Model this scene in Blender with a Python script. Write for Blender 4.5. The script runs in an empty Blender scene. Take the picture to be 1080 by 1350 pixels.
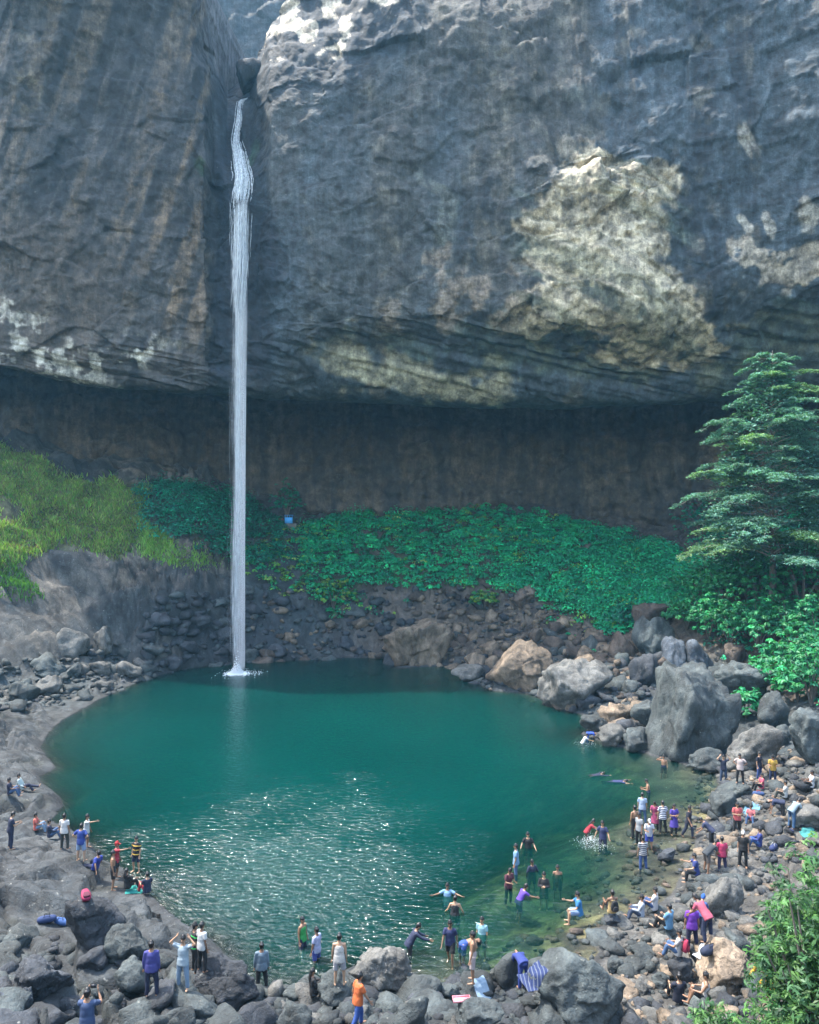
import bpy, math, random
import numpy as np
from mathutils import Vector, Matrix

# ------------------------------------------------------------------ camera, sky, sun, exposure
SC = bpy.context.scene
COL = SC.collection
F, CX, HY, CAMZ = 1050.0, 540.0, 690.0, 16.7      # focal length in photo pixels, principal column, horizon row, eye height

cam_data = bpy.data.cameras.new("camera")
cam = bpy.data.objects.new("camera", cam_data)
COL.objects.link(cam)
cam.location = (0, 0, CAMZ)
cam.rotation_euler = (math.radians(90), 0, 0)
cam_data.sensor_width = 36.0
cam_data.lens = 36.0 * F / 1350.0
cam_data.shift_y = 15.0 / 1350.0
cam_data.clip_start = 0.1
cam_data.clip_end = 1000.0
SC.camera = cam

SUN_ELEV, SUN_AZ = math.radians(66.0), math.radians(-77.0)   # azimuth from +Y, negative = to the left
world = bpy.data.worlds.new("World")
SC.world = world
world.use_nodes = True
wn = world.node_tree
bg = wn.nodes.get("Background") or wn.nodes.new("ShaderNodeBackground")
sky = wn.nodes.new("ShaderNodeTexSky")
sky.sky_type = 'NISHITA'
sky.sun_disc = False
sky.sun_elevation = SUN_ELEV
sky.sun_rotation = SUN_AZ
sky.altitude = 600.0
sky.air_density = 1.8
sky.dust_density = 4.0
sky.ozone_density = 1.0
wn.links.new(sky.outputs[0], bg.inputs[0])
bg.inputs[1].default_value = 0.15

sun_data = bpy.data.lights.new("sun", 'SUN')
sun_data.energy = 2.0
sun_data.angle = math.radians(0.53)
sun_data.color = (1.0, 0.95, 0.87)
sun = bpy.data.objects.new("sun", sun_data)
COL.objects.link(sun)
SUN_DIR = Vector((math.sin(SUN_AZ) * math.cos(SUN_ELEV), math.cos(SUN_AZ) * math.cos(SUN_ELEV), math.sin(SUN_ELEV)))
sun.rotation_euler = (-SUN_DIR).to_track_quat('-Z', 'Y').to_euler()
sun.location = SUN_DIR * 300

SC.view_settings.view_transform = 'Standard'
SC.view_settings.look = 'None'
SC.view_settings.gamma = 1.0
SC.view_settings.use_curve_mapping = False
SC.view_settings.exposure = 2.5
SC.render.engine = 'CYCLES'
SC.cycles.use_denoising = True
SC.cycles.max_bounces = 8
SC.cycles.diffuse_bounces = 3
SC.cycles.glossy_bounces = 2
SC.cycles.transmission_bounces = 2
SC.cycles.transparent_max_bounces = 24
SC.cycles.volume_bounces = 1
SC.cycles.sample_clamp_indirect = 4.0
SC.cycles.volume_step_rate = 4.0

rng = np.random.default_rng(11)
random.seed(11)

# ------------------------------------------------------------------ helpers
def W(px, py, d):
    """a point of the place, d metres in front of the camera's spot, seen at photo pixel px, py"""
    return np.array([(px - CX) / F * d, d, CAMZ + (HY - py) / F * d])

def G(px, py, z=0.0):
    d = F * (CAMZ - z) / (py - HY)
    return np.array([(px - CX) / F * d, d, z])

def proj(x, y, z):
    y = np.maximum(y, 0.1)
    return CX + x / y * F, HY - (z - CAMZ) / y * F

def _hash(ix, iy, iz, seed):
    h = (ix.astype(np.uint32) * np.uint32(374761393) + iy.astype(np.uint32) * np.uint32(668265263)
         + iz.astype(np.uint32) * np.uint32(2147483647) + np.uint32((seed * 974711 + 13) & 0xffffffff))
    h = (h ^ (h >> np.uint32(13))) * np.uint32(1274126177)
    h = (h ^ (h >> np.uint32(15))) * np.uint32(2246822519)
    return (h ^ (h >> np.uint32(16))).astype(np.float64) / 4294967295.0

def vnoise(p, seed=0):
    i = np.floor(p).astype(np.int64)
    f = p - i
    f = f * f * f * (f * (f * 6 - 15) + 10)
    out = 0
    for dx in (0, 1):
        wx = f[..., 0] if dx else 1 - f[..., 0]
        for dy in (0, 1):
            wy = f[..., 1] if dy else 1 - f[..., 1]
            for dz in (0, 1):
                wz = f[..., 2] if dz else 1 - f[..., 2]
                out = out + _hash(i[..., 0] + dx, i[..., 1] + dy, i[..., 2] + dz, seed) * wx * wy * wz
    return out * 2 - 1

def fbm(p, octv=5, seed=0, gain=0.5):
    a, s, out = 1.0, 1.0, 0.0
    for o in range(octv):
        out = out + a * vnoise(p * s + 17.3 * o, seed + o)
        a *= gain
        s *= 2.03
    return out

def ridged(p, octv=4, seed=0):
    a, s, out = 1.0, 1.0, 0.0
    for o in range(octv):
        out = out + a * (1 - np.abs(vnoise(p * s + 9.1 * o, seed + o)) * 2)
        a *= 0.5
        s *= 2.1
    return out

def worley(p, seed=0):
    """distance to the nearest and second nearest cell point, and a random number for the nearest cell"""
    i = np.floor(p).astype(np.int64)
    f = p - i
    f1 = np.full(p.shape[:-1], 9.0)
    f2 = np.full(p.shape[:-1], 9.0)
    cid = np.zeros(p.shape[:-1])
    for dx in (-1, 0, 1):
        for dy in (-1, 0, 1):
            for dz in (-1, 0, 1):
                a, b, c = i[..., 0] + dx, i[..., 1] + dy, i[..., 2] + dz
                d = np.sqrt((dx + _hash(a, b, c, seed) - f[..., 0]) ** 2 + (dy + _hash(a, b, c, seed + 1) - f[..., 1]) ** 2
                            + (dz + _hash(a, b, c, seed + 2) - f[..., 2]) ** 2)
                n = d < f1
                f2 = np.where(n, f1, np.minimum(f2, d))
                cid = np.where(n, _hash(a, b, c, seed + 3), cid)
                f1 = np.where(n, d, f1)
    return f1, f2, cid

def facet(p, seed, step, tilt):
    """broken rock: every cell is a plane of its own height and lean"""
    i = np.floor(p).astype(np.int64)
    f = p - i
    f1 = np.full(p.shape[:-1], 9.0)
    out = np.zeros(p.shape[:-1])
    for dx in (-1, 0, 1):
        for dy in (-1, 0, 1):
            for dz in (-1, 0, 1):
                a, b, c = i[..., 0] + dx, i[..., 1] + dy, i[..., 2] + dz
                ox, oy, oz = dx + _hash(a, b, c, seed) - f[..., 0], dy + _hash(a, b, c, seed + 1) - f[..., 1], dz + _hash(a, b, c, seed + 2) - f[..., 2]
                d = ox * ox + oy * oy + oz * oz
                v = (_hash(a, b, c, seed + 3) - .5) * step + tilt * (ox * (_hash(a, b, c, seed + 4) - .5) + oy * (_hash(a, b, c, seed + 5) - .5) + oz * (_hash(a, b, c, seed + 6) - .5))
                n = d < f1
                out = np.where(n, v, out)
                f1 = np.where(n, d, f1)
    return out

def sstep(a, b, x):
    t = np.clip((x - a) / (b - a), 0, 1)
    return t * t * (3 - 2 * t)

def in_poly(px, py, poly):
    poly = np.asarray(poly, float)
    inside = np.zeros(np.shape(px), bool)
    j = len(poly) - 1
    for i in range(len(poly)):
        xi, yi = poly[i]
        xj, yj = poly[j]
        c = ((yi > py) != (yj > py)) & (px < (xj - xi) * (py - yi) / (yj - yi + 1e-12) + xi)
        inside ^= c
        j = i
    return inside

def poly_dist(px, py, poly):
    poly = np.asarray(poly, float)
    best = np.full(np.shape(px), 1e9)
    for i in range(len(poly)):
        a, b = poly[i], poly[(i + 1) % len(poly)]
        ab = b - a
        t = np.clip(((px - a[0]) * ab[0] + (py - a[1]) * ab[1]) / (ab @ ab + 1e-12), 0, 1)
        best = np.minimum(best, np.hypot(px - a[0] - t * ab[0], py - a[1] - t * ab[1]))
    return best

def mesh_np(name, verts, faces, mat=None, smooth=False, colors=None, attrs=None):
    """faces: (n, k) array with one corner count"""
    verts = np.asarray(verts, np.float32).reshape(-1, 3)
    faces = np.asarray(faces, np.int32)
    me = bpy.data.meshes.new(name)
    n, k = faces.shape
    me.vertices.add(len(verts))
    me.vertices.foreach_set("co", verts.ravel())
    me.loops.add(n * k)
    me.loops.foreach_set("vertex_index", faces.ravel())
    me.polygons.add(n)
    me.polygons.foreach_set("loop_start", np.arange(0, n * k, k, dtype=np.int32))
    if smooth:
        me.polygons.foreach_set("use_smooth", np.ones(n, bool))
    if colors is not None:
        ca = me.attributes.new("col", 'FLOAT_COLOR', 'POINT')
        c4 = np.ones((len(verts), 4), np.float32)
        c4[:, :3] = np.asarray(colors).reshape(-1, 3)
        ca.data.foreach_set("color", c4.ravel())
    for an, av in (attrs or {}).items():
        at = me.attributes.new(an, 'FLOAT', 'POINT')
        at.data.foreach_set("value", np.asarray(av, np.float32).ravel())
    me.update(calc_edges=True)
    me.validate()
    if mat is not None:
        me.materials.append(mat)
    return me

def grid_faces(nr, nc):
    i = np.arange(nr * nc).reshape(nr, nc)
    return np.stack([i[:-1, :-1], i[:-1, 1:], i[1:, 1:], i[1:, :-1]], -1).reshape(-1, 4)

def link(name, data, parent=None, loc=None, rot=None, scale=None):
    o = bpy.data.objects.new(name, data)
    COL.objects.link(o)
    if parent is not None:
        o.parent = parent
    if loc is not None:
        o.location = [float(v) for v in loc]
    if rot is not None:
        o.rotation_euler = [float(v) for v in rot]
    if scale is not None:
        o.scale = [float(v) for v in scale] if hasattr(scale, '__len__') else (float(scale),) * 3
    return o

def tag(o, label=None, cat=None, group=None, kind=None):
    if label: o['label'] = label
    if cat: o['category'] = cat
    if group: o['group'] = group
    if kind: o['kind'] = kind
    return o

# ------------------------------------------------------------------ materials
class NT:
    def __init__(self, name):
        self.m = bpy.data.materials.new(name)
        self.m.use_nodes = True
        self.t = self.m.node_tree
        self.t.nodes.clear()
        self.out = self.t.nodes.new("ShaderNodeOutputMaterial")
    def n(self, typ, ins=None, **props):
        nd = self.t.nodes.new(typ)
        for k, v in props.items():
            setattr(nd, k, v)
        for k, v in (ins or {}).items():
            self.set(nd, k, v)
        return nd
    def set(self, nd, k, v):
        s = nd.inputs[k]
        if isinstance(v, bpy.types.NodeSocket):
            self.t.links.new(v, s)
        else:
            if hasattr(s.default_value, '__len__') and not hasattr(v, '__len__'):
                v = (v,) * len(s.default_value)
            if hasattr(v, '__len__') and hasattr(s.default_value, '__len__') and len(v) == 3 and len(s.default_value) == 4:
                v = tuple(v) + (1,)
            s.default_value = v
    def math(self, op, a, b=0.0, clamp=False):
        return self.n("ShaderNodeMath", {0: a, 1: b}, operation=op, use_clamp=clamp).outputs[0]
    def ramp(self, fac, stops):
        r = self.n("ShaderNodeValToRGB", {0: fac})
        el = r.color_ramp.elements
        while len(el) < len(stops):
            el.new(0.5)
        for e, (p, c) in zip(el, stops):
            e.position = p
            e.color = (c, c, c, 1) if not hasattr(c, '__len__') else tuple(c) + (1,)
        return r.outputs[0]
    def mix(self, a, b, fac, mode='MIX'):
        nd = self.n("ShaderNodeMix", data_type='RGBA', blend_type=mode, clamp_factor=True)
        for idx, v in ((0, fac), (6, a), (7, b)):
            s = nd.inputs[idx]
            if isinstance(v, bpy.types.NodeSocket):
                self.t.links.new(v, s)
            else:
                s.default_value = v if not hasattr(v, '__len__') else tuple(v)[:3] + (1,)
        return nd.outputs[2]
    def pos(self):
        return self.n("ShaderNodeNewGeometry").outputs['Position']
    def noise(self, vec, scale, detail=4.0, rough=0.55, dist=0.0):
        return self.n("ShaderNodeTexNoise", {'Vector': vec, 'Scale': scale, 'Detail': detail, 'Roughness': rough, 'Distortion': dist}).outputs[0]
    def scalev(self, vec, s):
        return self.n("ShaderNodeMapping", {'Vector': vec, 'Scale': s}).outputs[0]
    def voro(self, vec, scale, feature='F1', rand=1.0):
        return self.n("ShaderNodeTexVoronoi", {'Vector': vec, 'Scale': scale, 'Randomness': rand}, feature=feature)
    def attr(self, name):
        return self.n("ShaderNodeAttribute", attribute_name=name)
    def bump(self, h, strength, dist, normal=None):
        ins = {'Height': h, 'Strength': strength, 'Distance': dist}
        if normal is not None:
            ins['Normal'] = normal
        return self.n("ShaderNodeBump", ins).outputs[0]
    def principled(self, col, rough=0.8, normal=None, **kw):
        p = self.n("ShaderNodeBsdfPrincipled", {'Base Color': col, 'Roughness': rough})
        if normal is not None:
            self.set(p, 'Normal', normal)
        for k, v in kw.items():
            self.set(p, k.replace('_', ' '), v)
        self.t.links.new(p.outputs[0], self.out.inputs[0])
        return p

def rock_material(name, dark, light, scale=1.0, crack=1.0, attr=False, relief=1.0, rough=0.8):
    """weathered basalt: blotches, grain, hairline cracks"""
    nt = NT(name)
    p = nt.pos()
    big = nt.noise(p, 0.35 * scale, 6, 0.6)
    mid = nt.noise(p, 1.7 * scale, 8, 0.65)
    fine = nt.noise(p, 9.0 * scale, 6, 0.7)
    warp = nt.n("ShaderNodeVectorMath", {0: p, 1: nt.n("ShaderNodeTexNoise", {'Vector': p, 'Scale': 0.9 * scale, 'Detail': 3.0}).outputs[1]}, operation='ADD').outputs[0]
    cr = nt.voro(nt.scalev(warp, (1, 1, 0.7)), 0.55 * scale, 'DISTANCE_TO_EDGE').outputs['Distance']
    cr2 = nt.voro(warp, 1.9 * scale, 'DISTANCE_TO_EDGE').outputs['Distance']
    line = nt.math('MULTIPLY', nt.ramp(cr, [(0.0, 0.0), (0.035, 1.0)]), nt.math('ADD', nt.math('MULTIPLY', nt.ramp(cr2, [(0.0, 0.0), (0.05, 1.0)]), 0.5), 0.5))
    tone = nt.ramp(nt.math('ADD', nt.math('MULTIPLY', big, 0.5), nt.math('MULTIPLY', mid, 0.5)), [(0.38, 0.0), (0.62, 1.0)])
    stain = nt.ramp(nt.noise(nt.scalev(p, (1, 1, .45)), 0.8 * scale, 7, 0.7, 0.6), [(0.40, 0.38), (0.58, 1.0)])
    pit = nt.ramp(nt.voro(warp, 6.5 * scale).outputs['Distance'], [(0.05, 0.45), (0.30, 1.0)])
    if attr:
        base = nt.attr("col").outputs['Color']
        base = nt.mix(base, nt.mix((0, 0, 0), base, 1.0), 0.0)
        v = nt.math('ADD', 0.50, nt.math('MULTIPLY', tone, 0.9))
    else:
        rnd = nt.n("ShaderNodeObjectInfo").outputs['Random']
        base = nt.mix(dark, light, tone)
        v = nt.math('ADD', 0.72, nt.math('MULTIPLY', rnd, 0.5))
    v = nt.math('MULTIPLY', v, nt.math('ADD', 0.35, nt.math('MULTIPLY', fine, 1.3)))
    v = nt.math('MULTIPLY', v, nt.math('MULTIPLY', stain, pit))
    v = nt.math('MULTIPLY', v, nt.math('ADD', 1.0 - 0.35 * crack, nt.math('MULTIPLY', line, 0.35 * crack)))
    comb = nt.n("ShaderNodeCombineColor", {0: v, 1: v, 2: v}).outputs[0]
    col = nt.mix(base, comb, 1.0, 'MULTIPLY')
    # pale lichen flecks
    sp = nt.ramp(nt.noise(p, 5.2 * scale, 3, 0.5), [(0.68, 0.0), (0.74, 1.0)])
    col = nt.mix(col, (0.34, 0.34, 0.30), nt.math('MULTIPLY', sp, 0.35))
    h = nt.math('ADD', nt.math('MULTIPLY', mid, 0.5), nt.math('ADD', nt.math('MULTIPLY', fine, 0.22), nt.math('ADD', nt.math('MULTIPLY', pit, 0.06), nt.math('MULTIPLY', line, 0.16 * crack))))
    nrm = nt.bump(h, 0.9, 0.30 * relief / scale)
    nt.principled(col, rough, nrm)
    return nt.m

def cliff_material():
    nt = NT("cliff_rock")
    p = nt.pos()
    base = nt.attr("col").outputs['Color']
    mid = nt.noise(p, 0.8, 9, 0.68)
    fine = nt.noise(p, 4.0, 7, 0.7)
    streak = nt.noise(nt.scalev(p, (1.1, 1.1, 0.06)), 1.0, 6, 0.62)
    strat = nt.noise(nt.scalev(p, (0.12, 0.12, 0.5)), 1.0, 3, 0.5, 1.2)
    warp = nt.n("ShaderNodeVectorMath", {0: p, 1: nt.n("ShaderNodeTexNoise", {'Vector': p, 'Scale': 0.35, 'Detail': 4.0}).outputs[1]}, operation='ADD').outputs[0]
    cr = nt.voro(nt.scalev(warp, (1, 1, 1.5)), 0.33, 'DISTANCE_TO_EDGE').outputs['Distance']
    cr2 = nt.voro(nt.scalev(warp, (1.3, 1.0, 1.0)), 0.95, 'DISTANCE_TO_EDGE').outputs['Distance']
    l1 = nt.ramp(cr, [(0.0, 0.0), (0.03, 1.0)])
    l2 = nt.ramp(cr2, [(0.0, 0.0), (0.045, 1.0)])
    v = nt.math('ADD', 0.30, nt.math('MULTIPLY', nt.ramp(mid, [(0.38, 0.0), (0.63, 1.0)]), 0.85))
    v = nt.math('MULTIPLY', v, nt.math('ADD', 0.6, nt.math('MULTIPLY', fine, 0.8)))
    v = nt.math('MULTIPLY', v, nt.math('ADD', 0.62, nt.math('MULTIPLY', nt.ramp(streak, [(0.35, 0.0), (0.65, 1.0)]), 0.6)))
    v = nt.math('MULTIPLY', v, nt.math('ADD', 0.86, nt.math('MULTIPLY', nt.ramp(strat, [(0.3, 0.0), (0.65, 1.0)]), 0.2)))
    st2 = nt.noise(nt.scalev(p, (3.2, 3.2, 0.16)), 1.0, 5, 0.65, 0.3)
    v = nt.math('MULTIPLY', v, nt.math('ADD', 0.80, nt.math('MULTIPLY', nt.ramp(st2, [(0.36, 0.0), (0.64, 1.0)]), 0.32)))
    grit = nt.noise(p, 11.0, 5, 0.75)
    v = nt.math('MULTIPLY', v, nt.math('ADD', 0.55, nt.math('MULTIPLY', nt.ramp(grit, [(0.35, 0.0), (0.65, 1.0)]), 0.8)))
    gate = nt.ramp(nt.noise(p, 0.22, 3, 0.5), [(0.50, 0.0), (0.62, 0.35)])
    crk = nt.math('MULTIPLY', nt.math('SUBTRACT', 1.0, nt.math('MULTIPLY', nt.ramp(cr, [(0.0, 0.0), (0.018, 1.0)]), nt.ramp(cr2, [(0.0, 0.25), (0.022, 1.0)]))), gate)
    v = nt.math('MULTIPLY', v, nt.math('SUBTRACT', 1.0, crk))
    comb = nt.n("ShaderNodeCombineColor", {0: v, 1: v, 2: v}).outputs[0]
    col = nt.mix(base, comb, 1.0, 'MULTIPLY')
    sp = nt.ramp(nt.noise(p, 1.3, 6, 0.62), [(0.70, 0.0), (0.76, 1.0)])
    col = nt.mix(col, (0.42, 0.40, 0.34), nt.math('MULTIPLY', sp, 0.30))
    h = nt.math('ADD', nt.math('MULTIPLY', mid, 1.0), nt.math('ADD', nt.math('MULTIPLY', fine, 0.25), nt.math('ADD', nt.math('MULTIPLY', l1, 0.05), nt.math('MULTIPLY', l2, 0.04))))
    nrm = nt.bump(h, 1.0, 0.27)
    nt.principled(col, 0.75, nrm)
    return nt.m

def leaf_material(name, translucent=0.35):
    nt = NT(name)
    c = nt.attr("col").outputs['Color']
    d = nt.n("ShaderNodeBsdfPrincipled", {'Base Color': c, 'Roughness': 0.5, 'Specular IOR Level': 0.35})
    t = nt.n("ShaderNodeBsdfTranslucent", {'Color': nt.mix(c, (1.0, 1.25, 0.5), 1.0, 'MULTIPLY')})
    mx = nt.n("ShaderNodeMixShader", {0: translucent, 1: d.outputs[0], 2: t.outputs[0]})
    nt.t.links.new(mx.outputs[0], nt.out.inputs[0])
    return nt.m

_cloth = {}
def cloth(color, stripes=None):
    key = (tuple(color), stripes)
    if key not in _cloth:
        nt = NT("cloth")
        tc = nt.n("ShaderNodeTexCoord").outputs['Object']
        n1 = nt.noise(tc, 7, 4, 0.6)
        v = nt.math('ADD', 0.8, nt.math('MULTIPLY', n1, 0.4))
        base = tuple(q * .50 for q in color)
        if stripes:
            sx = nt.n("ShaderNodeSeparateXYZ", {0: tc}).outputs[2]
            w = nt.math('GREATER_THAN', nt.math('FRACT', nt.math('MULTIPLY', sx, 11.0 if len(stripes) < 4 else 5.0)), 0.5 if len(stripes) < 4 else stripes[3])
            base = nt.mix(base, stripes[:3], w)
        comb = nt.n("ShaderNodeCombineColor", {0: v, 1: v, 2: v}).outputs[0]
        nt.principled(nt.mix(base, comb, 1.0, 'MULTIPLY'), 0.85, nt.bump(nt.noise(tc, 9, 2), 0.3, 0.03))
        _cloth[key] = nt.m
    return _cloth[key]

def plain(name, color, rough=0.6, **kw):
    nt = NT(name)
    tc = nt.n("ShaderNodeTexCoord").outputs['Object']
    v = nt.math('ADD', 0.85, nt.math('MULTIPLY', nt.noise(tc, 12, 4), 0.3))
    comb = nt.n("ShaderNodeCombineColor", {0: v, 1: v, 2: v}).outputs[0]
    nt.principled(nt.mix(tuple(color), comb, 1.0, 'MULTIPLY'), rough, **kw)
    return nt.m
# ------------------------------------------------------------------ who stands where (data only; built further down)
BLK, NAVY, BLUE, LBLUE, WHITE, GREY = (.012, .013, .016), (.016, .024, .065), (.035, .10, .38), (.22, .40, .60), (.68, .68, .66), (.16, .18, .20)
JEAN, RED, CORAL, PINK, PURPLE, YEL, GREEN, TEAL = (.07, .14, .28), (.45, .03, .05), (.62, .14, .11), (.60, .16, .26), (.16, .035, .34), (.62, .38, .06), (.03, .36, .07), (.02, .34, .29)
ORANGE, OLIVE, BEIGE, LILAC, LGREY, DGREY = (.75, .17, .04), (.05, .055, .045), (.50, .43, .32), (.46, .48, .68), (.36, .42, .46), (.05, .055, .06)
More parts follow.
